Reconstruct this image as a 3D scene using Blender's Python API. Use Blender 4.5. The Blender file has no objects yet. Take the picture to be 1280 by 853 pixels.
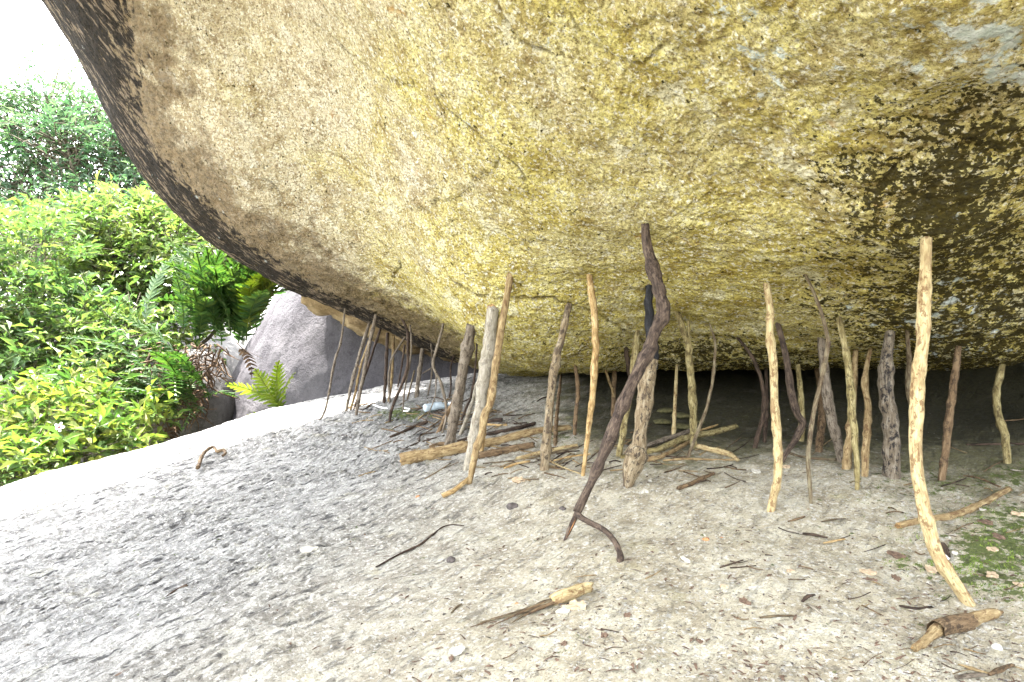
import bpy, math, random
import numpy as np
from mathutils import Vector

# ------------------------------------------------------------------ camera, sky, sun, exposure
SC = bpy.context.scene
COL = SC.collection
F = 853.3                       # focal length in pixels of a 1280 px wide frame (24 mm on 36 mm)
CZ = 0.80                       # camera height
cam_data = bpy.data.cameras.new('camera'); cam_data.sensor_width = 36.0; cam_data.lens = 24.0
cam_data.clip_start = 0.02; cam_data.clip_end = 2000.0
cam = bpy.data.objects.new('camera', cam_data); COL.objects.link(cam)
cam.location = (0, 0, CZ); cam.rotation_euler = (math.radians(90), 0, 0)
SC.camera = cam

SUN_DIR = Vector((-0.19, 0.20, 1.0)).normalized()       # towards the sun
sun_el = math.asin(SUN_DIR.z); sun_az = math.atan2(SUN_DIR.x, SUN_DIR.y)
W = bpy.data.worlds.new('World'); SC.world = W; W.use_nodes = True
wn = W.node_tree.nodes; wl = W.node_tree.links
for n in list(wn): wn.remove(n)
sky = wn.new('ShaderNodeTexSky'); sky.sky_type = 'NISHITA'; sky.sun_disc = False
sky.sun_elevation = sun_el; sky.sun_rotation = sun_az
sky.air_density = 1.3; sky.dust_density = 3.0; sky.ozone_density = 1.0
bgn = wn.new('ShaderNodeBackground'); bgn.inputs['Strength'].default_value = 0.15
wo = wn.new('ShaderNodeOutputWorld')
hsv = wn.new('ShaderNodeHueSaturation'); hsv.inputs['Saturation'].default_value = .22      # humid white sky
wl.new(sky.outputs[0], hsv.inputs['Color']); wl.new(hsv.outputs[0], bgn.inputs[0]); wl.new(bgn.outputs[0], wo.inputs[0])
sl = bpy.data.lights.new('sun', 'SUN'); sl.energy = 3.0; sl.angle = math.radians(0.53); sl.color = (1, .96, .9)
sun = bpy.data.objects.new('sun', sl); COL.objects.link(sun)
sun.rotation_euler = SUN_DIR.to_track_quat('Z', 'Y').to_euler()
SC.view_settings.view_transform = 'Standard'; SC.view_settings.look = 'None'
SC.view_settings.exposure = 4.2; SC.view_settings.gamma = 1.0
try: SC.view_settings.use_curve_mapping = False
except Exception: pass
SC.render.engine = 'CYCLES'
SC.cycles.max_bounces = 8; SC.cycles.diffuse_bounces = 6; SC.cycles.transmission_bounces = 6
SC.cycles.use_denoising = True

# ------------------------------------------------------------------ helpers
rng = np.random.default_rng(11)
def ray(px, py): return np.array([(px - 640.0) / F, 1.0, (426.5 - py) / F])
def P(px, py, d): return ray(px, py) * d + np.array([0, 0, CZ])

_PERM = np.random.default_rng(5).permutation(4096)
_G = np.random.default_rng(6).normal(size=(4096, 3)); _G /= np.linalg.norm(_G, axis=1)[:, None]
def perlin(p):
    p = np.asarray(p, float); i = np.floor(p).astype(np.int64); f = p - i
    u = f * f * f * (f * (f * 6 - 15) + 10)
    out = 0
    def h(dx, dy, dz):
        k = _PERM[(i[:, 0] + dx) & 4095]; k = _PERM[(k + i[:, 1] + dy) & 4095]; k = _PERM[(k + i[:, 2] + dz) & 4095]
        g = _G[k]; return g[:, 0] * (f[:, 0] - dx) + g[:, 1] * (f[:, 1] - dy) + g[:, 2] * (f[:, 2] - dz)
    def L(a, b, t): return a + (b - a) * t
    x0 = L(L(h(0,0,0), h(1,0,0), u[:,0]), L(h(0,1,0), h(1,1,0), u[:,0]), u[:,1])
    x1 = L(L(h(0,0,1), h(1,0,1), u[:,0]), L(h(0,1,1), h(1,1,1), u[:,0]), u[:,1])
    return L(x0, x1, u[:, 2])
def fbm(p, sc, octv=4, gain=.5, lac=2.07):
    p = np.asarray(p, float); a = 1; s = sc; r = 0
    for k in range(octv):
        r = r + a * perlin(p * s + 17.3 * k); a *= gain; s = s * lac
    return r
def ridged(p, sc, octv=3, gain=.5):
    p = np.asarray(p, float); a = 1; s = np.array(sc, float); r = 0
    for k in range(octv):
        r = r + a * (1 - 2.2 * np.abs(perlin(p * s + 9.1 * k))); a *= gain; s = s * 2.1
    return r
def sstep(a, b, x):
    t = np.clip((x - a) / (b - a), 0, 1); return t * t * (3 - 2 * t)

class TPS:
    def __init__(self, pts, lam=1e-3):
        pts = np.array(pts, float); self.c = pts[:, :2]; n = len(pts)
        K = self.k(self.c, self.c) + lam * np.eye(n)
        Q = np.hstack([np.ones((n, 1)), self.c])
        A = np.zeros((n + 3, n + 3)); A[:n, :n] = K; A[:n, n:] = Q; A[n:, :n] = Q.T
        s = np.linalg.solve(A, np.concatenate([pts[:, 2], np.zeros(3)])); self.w = s[:n]; self.a = s[n:]
    def k(self, a, b):
        r2 = ((a[:, None, :] - b[None, :, :]) ** 2).sum(-1) + 1e-12
        return .5 * r2 * np.log(r2)
    def __call__(self, x, y):
        q = np.stack([np.ravel(x), np.ravel(y)], 1).astype(float); out = np.empty(len(q))
        for s in range(0, len(q), 60000):
            b = q[s:s + 60000]; out[s:s + 60000] = self.k(b, self.c) @ self.w + self.a[0] + b @ self.a[1:]
        return out.reshape(np.shape(x))

def make_mesh(name, V, faces, mats=(), smooth=True, attrs=None, mat_idx=None):
    """faces: list of arrays (n,k) or lists of tuples"""
    me = bpy.data.meshes.new(name)
    V = np.asarray(V, np.float32)
    arr = []; tot = []
    for fa in faces:
        if isinstance(fa, np.ndarray):
            arr.append(fa.ravel()); tot.append(np.full(len(fa), fa.shape[1]))
        else:
            for t in fa: arr.append(np.array(t)); tot.append(np.array([len(t)]))
    idx = np.concatenate(arr).astype(np.int32); tot = np.concatenate(tot).astype(np.int32)
    me.vertices.add(len(V)); me.vertices.foreach_set('co', V.ravel())
    me.loops.add(len(idx)); me.loops.foreach_set('vertex_index', idx)
    me.polygons.add(len(tot)); st = np.concatenate([[0], np.cumsum(tot)[:-1]]).astype(np.int32)
    me.polygons.foreach_set('loop_start', st); me.polygons.foreach_set('loop_total', tot)
    me.polygons.foreach_set('use_smooth', np.full(len(tot), smooth))
    for m in mats: me.materials.append(m)
    if mat_idx is not None: me.polygons.foreach_set('material_index', np.asarray(mat_idx, np.int32))
    for k, v in (attrs or {}).items():
        v = np.asarray(v, np.float32)
        a = me.attributes.new(k, 'FLOAT_VECTOR' if v.ndim == 2 else 'FLOAT', 'POINT')
        a.data.foreach_set('vector' if v.ndim == 2 else 'value', v.ravel())
    me.update(calc_edges=True); me.validate()
    return me
def link(name, me, parent=None, loc=None):
    o = bpy.data.objects.new(name, me); COL.objects.link(o)
    if loc is not None: o.location = loc
    if parent is not None: o.parent = parent
    return o
def tag(o, label=None, cat=None, group=None, kind=None):
    if label: o['label'] = label
    if cat: o['category'] = cat
    if group: o['group'] = group
    if kind: o['kind'] = kind
    return o
def grid_faces(nu, nv, wrap=False):
    u = np.arange(nu if wrap else nu - 1); v = np.arange(nv - 1)
    U, Vv = np.meshgrid(u, v, indexing='ij'); U2 = (U + 1) % nu
    return np.stack([U * nv + Vv, U2 * nv + Vv, U2 * nv + Vv + 1, U * nv + Vv + 1], -1).reshape(-1, 4)

# ------------------------------------------------------------------ material helpers
class MT:
    def __init__(s, name):
        s.m = bpy.data.materials.new(name); s.m.use_nodes = True; s.t = s.m.node_tree
        s.N = s.t.nodes; s.L = s.t.links; s.b = s.N['Principled BSDF']; s.out = s.N['Material Output']
    def new(s, ty, **kw):
        n = s.N.new(ty)
        for k, v in kw.items(): setattr(n, k, v)
        return n
    def put(s, sock, v):
        if isinstance(v, (int, float)): sock.default_value = v
        elif isinstance(v, (tuple, list)): sock.default_value = v if len(v) != 3 or sock.type != 'RGBA' else (*v, 1)
        else: s.L.new(v, sock)
    def coord(s, kind='Object'): return s.new('ShaderNodeTexCoord').outputs[kind]
    def attr(s, name, vec=False):
        n = s.new('ShaderNodeAttribute'); n.attribute_name = name
        return n.outputs['Vector' if vec else 'Fac']
    def mapping(s, v, scale=(1, 1, 1), rot=(0, 0, 0), loc=(0, 0, 0)):
        n = s.new('ShaderNodeMapping'); s.L.new(v, n.inputs['Vector'])
        n.inputs['Scale'].default_value = scale; n.inputs['Rotation'].default_value = rot; n.inputs['Location'].default_value = loc
        return n.outputs[0]
    def noise(s, v, scale, detail=5, rough=.55, dist=0):
        n = s.new('ShaderNodeTexNoise'); s.L.new(v, n.inputs['Vector'])
        n.inputs['Scale'].default_value = scale; n.inputs['Detail'].default_value = detail
        n.inputs['Roughness'].default_value = rough; n.inputs['Distortion'].default_value = dist
        return n.outputs['Fac']
    def voro(s, v, scale, feat='F1', out='Distance', rnd=1):
        n = s.new('ShaderNodeTexVoronoi'); n.feature = feat; s.L.new(v, n.inputs['Vector'])
        n.inputs['Scale'].default_value = scale; n.inputs['Randomness'].default_value = rnd
        return n.outputs[out]
    def rng(s, v, a, b, c=0, d=1, smooth=False):
        n = s.new('ShaderNodeMapRange'); s.put(n.inputs['Value'], v)
        if smooth: n.interpolation_type = 'SMOOTHSTEP'
        n.inputs['From Min'].default_value = a; n.inputs['From Max'].default_value = b
        n.inputs['To Min'].default_value = c; n.inputs['To Max'].default_value = d
        return n.outputs['Result']
    def math(s, op, a, b=0, c=0):
        n = s.new('ShaderNodeMath', operation=op); s.put(n.inputs[0], a); s.put(n.inputs[1], b)
        if op == 'MULTIPLY_ADD': s.put(n.inputs[2], c)
        return n.outputs[0]
    def mix(s, f, a, b, mode='MIX'):
        n = s.new('ShaderNodeMix', data_type='RGBA', blend_type=mode)
        s.put(n.inputs[0], f); s.put(n.inputs[6], a); s.put(n.inputs[7], b)
        return n.outputs[2]
    def ramp(s, f, stops):
        n = s.new('ShaderNodeValToRGB'); s.L.new(f, n.inputs[0]); e = n.color_ramp.elements
        while len(e) < len(stops): e.new(.5)
        for k, (p, c) in enumerate(stops): e[k].position = p; e[k].color = (*c, 1)
        return n.outputs[0]
    def bump(s, h, strength=.5, dist=.01, norm=None):
        n = s.new('ShaderNodeBump'); s.L.new(h, n.inputs['Height'])
        n.inputs['Strength'].default_value = strength; n.inputs['Distance'].default_value = dist
        if norm is not None: s.L.new(norm, n.inputs['Normal'])
        return n.outputs[0]
    def done(s, col, rough=.9, normal=None, spec=.2):
        s.put(s.b.inputs['Base Color'], col); s.put(s.b.inputs['Roughness'], rough)
        s.b.inputs['Specular IOR Level'].default_value = spec
        if normal is not None: s.L.new(normal, s.b.inputs['Normal'])
        return s.m
# ------------------------------------------------------------------ shape of the rock slab
G_PIX = [(0,853,1.9),(320,853,1.7),(640,853,1.55),(960,853,1.5),(1280,853,1.5),
         (0,700,3.2),(320,700,2.65),(640,700,2.35),(960,700,2.2),(1280,700,2.15),
         (30,605,4.9),(320,600,4.0),(640,600,3.2),(960,600,3.0),(1280,600,2.9),
         (235,548,5.6),(450,540,4.8),(640,540,4.1),(960,540,3.7),(1280,540,3.6),
         (400,500,6.2),(560,475,6.4),(640,492,5.0),(960,492,4.4),(1280,492,4.3)]
G_PTS = [tuple(P(*q)) for q in G_PIX] + [
    (-4.6,5.4,-.75),(-5.5,4.0,-1.1),(-6.5,2.0,-1.2),(-4.3,6.6,-1.3),(-2.8,7.4,-.35),(-1.4,7.6,.1),(0,6.5,.48),(1.2,6.3,.62),(3,6,.75),
    (4.5,4,1.25),(5.2,2.6,1.3),(3.6,5.2,1.1),(4.3,1,.35),(0,0,-.08),(-3,0,-.45),(3,-3,0.0),(0,-3,-.25),(-3,-3,-.5),(0,-6,-.5),(-1.5,9.5,-.9),(1,10,-.2),(5,8,1.0),(5,-5,-.2),(-5,-5,-1.0)]  # unseen rear and side rims raised to keep light out of the crevice
g_tps = TPS(G_PTS, 2e-3)
def g_left(x, y): return sstep(.5, -1.3, x - .25 * (y - 2.5))      # 1 on the flaky grey side
def g_relief(x, y, fine=True):
    p = np.stack([x, y, np.zeros_like(x)], -1).reshape(-1, 3)
    lf = g_left(x, y).ravel()
    z = .05 * fbm(p, .9, 2) + .016 * fbm(p, 3.1, 2)
    if fine:
        a = math.radians(52); q = np.stack([p[:, 0] * math.cos(a) + p[:, 1] * math.sin(a), -p[:, 0] * math.sin(a) + p[:, 1] * math.cos(a), p[:, 2]], 1)
        am = .35 + 1.1 * np.clip(fbm(p, 1.1, 3) + .35, 0, 1.3)
        st = ridged(q * np.array([1, 1.9, 1]) + .10 * fbm(p, 7, 2)[:, None], 8.5, 3, .62)
        pl = fbm(q * np.array([1, 1.8, 1]), 22, 2)
        flakes = .013 * (np.clip(st, -.6, 1.4)) + .012 * np.clip(pl * 2.2, -.8, .5)
        a2 = math.radians(48); q2 = np.stack([p[:, 0] * math.cos(a2) + p[:, 1] * math.sin(a2), -p[:, 0] * math.sin(a2) + p[:, 1] * math.cos(a2), p[:, 2]], 1)
        grains = .0042 * fbm(p, 34, 3) + .006 * fbm(p, 11, 3) + .006 * np.clip(ridged(q2 * np.array([1, 3.0, 1]), 1.8, 3, .6) - .5, 0, 2)
        z = z + lf * am * flakes + (1 - lf) * grains + .002 * fbm(p, 55, 2)
    return z.reshape(np.shape(x))
def ground_z(x, y, fine=False):
    x = np.asarray(x, float); y = np.asarray(y, float)
    return g_tps(x, y) + g_relief(x, y, fine)

# ------------------------------------------------------------------ shape of the overhanging boulder's underside
C_PIX = [(1155,305,2.2),(1197,438,3.1),(1252,458,3.3),(808,283,2.72),(738,349,3.18),(637,350,3.3),(960,357,2.8),(1010,349,2.72),
         (588,411,3.7),(848,396,3.35),(1111,420,3.05),(1048,401,2.95),(553,408,4.55),(470,397,5.1),(431,390,5.25),(709,388,3.35),
         (160,200,4.6),(250,295,4.9),(340,355,5.2),(560,440,5.3),(640,464,5.3),(90,60,4.5),
         (640,200,2.7),(640,0,2.2),(300,200,3.9),(300,0,3.5),(900,0,1.75),(1155,0,1.45),(1280,0,1.4),(1280,300,2.3),(480,300,3.95),
         (450,100,3.2),(1280,200,1.9),(900,200,2.3),(1000,463,3.8),(800,464,4.1),(700,464,4.5),(1280,452,3.5),(1150,462,3.7)]
C_PTS = [tuple(P(*q)) for q in C_PIX] + [(-3.9,3.2,3.9),(-3.6,1,4.2),(-1,0,3.2),(1.2,0,2.4),(3,0,2.5),(3.2,2.5,1.15),(4.2,4,1.0),
         (0,-.9,3.8),(3,5.5,.75),(1.5,5.5,.62),(.6,5.6,.55),(-.2,5.9,.5),(2.4,4.6,.66),(1,4.7,.62)]
c_tps = TPS(C_PTS, 3e-3)
OUT = [(-.35,5.95),(-.75,5.85),(-1.42,5.58),(-1.96,5.32),(-2.42,5.06),(-2.80,4.86),(-3.30,4.66),(-3.85,4.2),(-4.2,3.2),(-4.1,1.6),(-3.4,.3),(-2.0,-.6),
       (0,-1.0),(2,-1.0),(4,-.5),(5.4,1.2),(5.6,3.4),(4.8,5.6),(3,6.8),(1,6.8),(.1,6.3)]
O = np.array(OUT, float)
def catmull(pts, n, closed=False):
    pts = np.asarray(pts, float); m = len(pts)
    if closed: q = np.vstack([pts[-1:], pts, pts[:2]]); segs = m
    else: q = np.vstack([2 * pts[0] - pts[1], pts, 2 * pts[-1] - pts[-2]]); segs = m - 1
    t = np.linspace(0, segs, n, endpoint=not closed); k = np.minimum(t.astype(int), segs - 1); u = (t - k)[:, None]
    a, b, c, d = q[k], q[k + 1], q[k + 2], q[k + 3]
    return .5 * (2 * b + (c - a) * u + (2 * a - 5 * b + 4 * c - d) * u ** 2 + (3 * b - a - 3 * c + d) * u ** 3)
OC = catmull(O, 600, True)
CEN = np.array([.5, 3.0])
_ang = np.arctan2(OC[:, 1] - CEN[1], OC[:, 0] - CEN[0]); _rad = np.hypot(OC[:, 0] - CEN[0], OC[:, 1] - CEN[1])
_o = np.argsort(_ang); _ang = _ang[_o]; _rad = _rad[_o]
def out_r(th): return np.interp(th, np.concatenate([_ang - 2 * np.pi, _ang, _ang + 2 * np.pi]), np.tile(_rad, 3))
def rim_dist(x, y):
    q = np.stack([np.ravel(x), np.ravel(y)], 1); d = np.empty(len(q))
    for s in range(0, len(q), 40000):
        b = q[s:s + 40000]; d[s:s + 40000] = np.sqrt(((b[:, None, :] - OC[None, ::3, :]) ** 2).sum(-1).min(1))
    return d.reshape(np.shape(x))
CURL = .34
def curl(d):
    e = np.clip(CURL - d, 0, CURL); return CURL - np.sqrt(np.maximum(CURL ** 2 - e ** 2, 0)) 
def ceil_z(x, y):
    x = np.asarray(x, float); y = np.asarray(y, float)
    p = np.stack([x, y, np.zeros_like(x)], -1).reshape(-1, 3)
    return c_tps(x, y) + (.05 * fbm(p, 1.3, 2)).reshape(np.shape(x))
def hit(px, py, fn, d0=.9, d1=8.5, above=True):
    d = np.linspace(d0, d1, 1600); r = ray(px, py); z = r[2] * d + CZ
    f = z - fn(r[0] * d, d)
    s = f if not above else -f
    k = np.where(s >= 0)[0] if not above else np.where(-s <= 0)[0]
    return None if len(k) == 0 else float(d[k[0]])
def ground_at(px, py):
    d = hit(px, py, ground_z); return 5.0 if d is None else d
def ceil_at(px, py):
    d = hit(px, py, ceil_z, .8, 6.5, above=False); return d
# ------------------------------------------------------------------ stone materials
def mat_boulder():
    M = MT('weathered_granite_underside'); co = M.coord()
    warm = M.attr('warm'); stain = M.attr('stain'); olive = M.attr('olive'); lich = M.attr('lichen'); brown = M.attr('brown')
    n1 = M.noise(co, 2.3, 4, .6); n2 = M.noise(co, 9, 5, .65); n3 = M.noise(co, 38, 4, .7); n4 = M.noise(co, 110, 3, .7)
    sv = M.voro(M.mapping(co, (1, 1, 1)), 70)
    cool = M.ramp(n2, [(.30, (.29, .215, .115)), (.44, (.50, .425, .27)), (.58, (.65, .58, .41)), (.72, (.79, .74, .58))])
    yel = M.ramp(n2, [(.30, (.24, .17, .022)), (.44, (.505, .418, .108)), (.58, (.665, .588, .21)), (.72, (.80, .745, .41))])
    wf = M.math('ADD', warm, M.rng(n1, .3, .7, -.3, .3)); 
    base = M.mix(M.rng(wf, .1, .9, 0, 1, True), cool, yel)
    big = M.noise(M.mapping(co, (1, 1, 1), loc=(3, 1, 7)), 1.6, 5, .65)
    base = M.mix(M.rng(big, .5, .68, 0, .5, True), base, M.mix(warm, (.62, .57, .45), (.62, .56, .30)))           # paler crust
    base = M.mix(M.rng(M.noise(M.mapping(co, loc=(9, 2, 1)), 4.2, 6, .7), .55, .72, 0, .65, True), base, (.30, .225, .13))
    base = M.mix(M.rng(n3, .53, .64, 0, .7, True), base, M.mix(warm, (.20, .13, .075), (.21, .14, .04)))     # brown pits
    base = M.mix(M.rng(n4, .55, .66, 0, .6, True), base, (.14, .10, .05))
    base = M.mix(M.rng(M.noise(M.mapping(co, loc=(5, 5, 5)), 52, 4, .75), .52, .62, 0, .85, True), base, (.80, .77, .64))
    fp = M.noise(M.mapping(co, loc=(11, 3, 5)), 5.5, 7, .68, .2)
    base = M.mix(M.rng(fp, .595, .615, 0, .7, True), base, M.mix(warm, (.70, .66, .56), (.72, .68, .46)))       # flat flaked faces
    fine = M.noise(M.mapping(co, loc=(6, 6, 2)), 78, 5, .8)
    base = M.mix(M.rng(fine, .49, .41, 0, .75, True), base, M.mix(warm, (.20, .15, .085), (.20, .155, .03)))
    # rust marks
    base = M.mix(M.rng(M.noise(M.mapping(co, loc=(1, 8, 4)), 6, 3, .6), .68, .76, 0, .6, True), base, (.42, .20, .03))
    # streaky dark rim, olive algae patch with pale lichen blobs, chalky blue lichen
    st = M.math('ADD', stain, M.rng(M.noise(M.mapping(co, (2, 2, .7)), 9, 5, .7, .4), .25, .75, -.55, .55))
    br = M.math('ADD', brown, M.rng(M.noise(co, 7, 5, .65), .25, .75, -.45, .45))
    base = M.mix(M.rng(br, .25, .75, 0, .85, True), base, M.mix(M.rng(n3, .38, .62), (.075, .05, .028), (.25, .185, .11)))
    fl_ = M.noise(M.mapping(M.mapping(co, rot=(0, math.radians(25), math.radians(35))), (3.2, 1, .8)), 9, 5, .7, .3)
    stc = M.mix(M.rng(n3, .4, .6, 0, 1), (.005, .005, .006), (.020, .016, .014))
    stc = M.mix(M.rng(fl_, .53, .60, 0, .75, True), stc, M.mix(n3, (.08, .06, .045), (.40, .31, .22)))
    base = M.mix(M.rng(st, .40, .62, 0, .95, True), base, stc)
    blob = M.math('ADD', M.math('MULTIPLY', M.noise(M.mapping(co, loc=(2, 6, 3)), 22, 6, .72), .62), M.math('MULTIPLY', M.noise(M.mapping(co, loc=(5, 1, 3)), 75, 3, .6), .38))
    ol = M.math('ADD', olive, M.rng(blob, .3, .7, .95, -.95))
    olc = M.mix(M.rng(n3, .35, .65, 0, 1), (.014, .011, .002), (.055, .042, .006))
    base = M.mix(M.rng(ol, .42, .58, 0, .95, True), base, olc)
    li = M.math('ADD', lich, M.rng(M.noise(M.mapping(co, loc=(7, 7, 1)), 13, 6, .7), .3, .7, -.7, .7))
    base = M.mix(M.rng(li, .55, .85, 0, .9, True), base, M.mix(M.rng(n3, .4, .62), (.52, .60, .58), (.78, .82, .82)))
    base = M.mix(M.math('MULTIPLY', M.rng(M.attr('crack'), .3, 1.1, 0, .7, True), M.rng(M.noise(co, 7, 3), .38, .55, 0, 1, True)), base, (.075, .055, .025))
    h = M.math('ADD', M.math('MULTIPLY', M.noise(co, 30, 6, .72), 1.0), M.math('MULTIPLY', sv, .35))
    h = M.math('ADD', h, M.math('MULTIPLY', M.noise(co, 95, 4, .7), .5))
    return M.done(base, .93, M.bump(h, 1.0, .045), .12)

def mat_slab():
    M = MT('flaky_granite_slab'); co = M.coord()
    lf = M.attr('left'); green = M.attr('green'); moss = M.attr('moss'); cav = M.attr('cavity'); dk = M.attr('shade_litter')
    n1 = M.noise(co, 1.4, 4, .6); n2 = M.noise(co, 8, 5, .65); n3 = M.noise(co, 45, 5, .72); n4 = M.noise(co, 130, 3, .7)
    grey = M.ramp(n2, [(.30, (.19, .188, .185)), (.48, (.32, .317, .312)), (.68, (.48, .475, .46))])
    tan = M.ramp(n2, [(.30, (.31, .26, .175)), (.48, (.50, .44, .315)), (.68, (.65, .60, .46))])
    base = M.mix(lf, tan, grey)
    base = M.mix(M.rng(n3, .53, .66, 0, .7, True), base, (.17, .15, .12))
    base = M.mix(M.rng(n4, .55, .66, 0, .6, True), base, (.12, .10, .085))
    base = M.mix(M.rng(M.noise(M.mapping(co, loc=(4, 4, 4)), 60, 4, .75), .52, .63, 0, .8, True), base, (.72, .70, .65))
    base = M.mix(M.rng(M.noise(M.mapping(co, loc=(2, 9, 1)), 5, 6, .7), .56, .74, 0, .35, True), base, (.44, .40, .20))   # yellowish lichen tint
    gr = M.math('ADD', green, M.rng(M.noise(co, 6, 6, .68), .3, .7, -.4, .4))
    base = M.mix(M.rng(gr, .25, .85, 0, .8, True), base, M.mix(M.rng(n3, .38, .62), (.05, .05, .016), (.155, .152, .058)))
    base = M.mix(M.rng(M.math('ADD', dk, M.rng(n2, .3, .7, -.3, .3)), .3, .9, 0, .75, True), base, M.mix(n3, (.007, .006, .004), (.032, .028, .014)))  # painted crevice shade, and brown litter tone among the thin sticks
    mo = M.math('ADD', moss, M.rng(M.noise(M.mapping(co, loc=(3, 3, 3)), 22, 6, .72), .3, .7, -.75, .75))
    base = M.mix(M.rng(mo, .5, .72, 0, .92, True), base, M.mix(M.rng(n4, .35, .65), (.05, .075, .014), (.13, .165, .035)))
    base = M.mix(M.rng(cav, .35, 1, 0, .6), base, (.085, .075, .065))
    an = M.mapping(M.mapping(co, rot=(0, 0, math.radians(-52))), (.42, 1.5, 1))
    h = M.math('ADD', M.noise(an, 34, 6, .75), M.math('MULTIPLY', M.noise(co, 140, 4, .7), .45))
    cr_ = M.noise(an, 24, 6, .72, .3)
    base = M.mix(M.math('MULTIPLY', M.rng(cr_, .46, .38, 0, .92, True), M.rng(lf, 0, 1, .18, 1)), base, (.07, .068, .07))
    h = M.math('ADD', h, M.rng(cr_, .46, .30, 0, -1.1))
    return M.done(base, .92, M.bump(h, 1.0, .06), .15)

def mat_stone(name, c0, c1, c2, streak=(1, 1, 1)):
    M = MT(name); co = M.coord()
    n1 = M.noise(M.mapping(co, streak), 1.3, 6, .65, .3); n2 = M.noise(co, 14, 6, .7); n3 = M.noise(co, 60, 3, .7)
    c = M.ramp(n1, [(.3, c0), (.5, c1), (.7, c2)])
    c = M.mix(M.rng(n2, .5, .72, 0, .5), c, tuple(v * .45 for v in c0))
    c = M.mix(M.rng(n3, .56, .74, 0, .4), c, tuple(min(1, v * 1.5) for v in c2))
    return M.done(c, .9, M.bump(M.math('ADD', n2, M.math('MULTIPLY', n3, .4)), .8, .04), .15)

# ------------------------------------------------------------------ the overhanging boulder: one closed stone
def seg_dist(px, py, poly):
    d = np.full(len(px), 1e9)
    for (ax, ay), (bx, by) in zip(poly[:-1], poly[1:]):
        vx, vy = bx - ax, by - ay; L2 = vx * vx + vy * vy + 1e-12
        t = np.clip(((px - ax) * vx + (py - ay) * vy) / L2, 0, 1)
        d = np.minimum(d, np.hypot(px - ax - t * vx, py - ay - t * vy))
    return d
def inside(px, py, poly):
    c = np.zeros(len(px), bool); n = len(poly)
    for i in range(n):
        (x1, y1), (x2, y2) = poly[i], poly[(i + 1) % n]
        c ^= ((y1 > py) != (y2 > py)) & (px < (x2 - x1) * (py - y1) / (y2 - y1 + 1e-12) + x1)
    return c
def soft_poly(px, py, poly, soft):
    d = seg_dist(px, py, list(poly) + [poly[0]]); s = np.where(inside(px, py, poly), d, -d)
    return np.clip(.5 + s / (2 * soft), 0, 1)
def plan(pix):           # picture corner -> point of the underside, seen from above
    out = []
    for q in pix:
        d = ceil_at(*q)
        if d is None: d = 3.5
        out.append((ray(*q)[0] * d, d))
    return out
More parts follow.
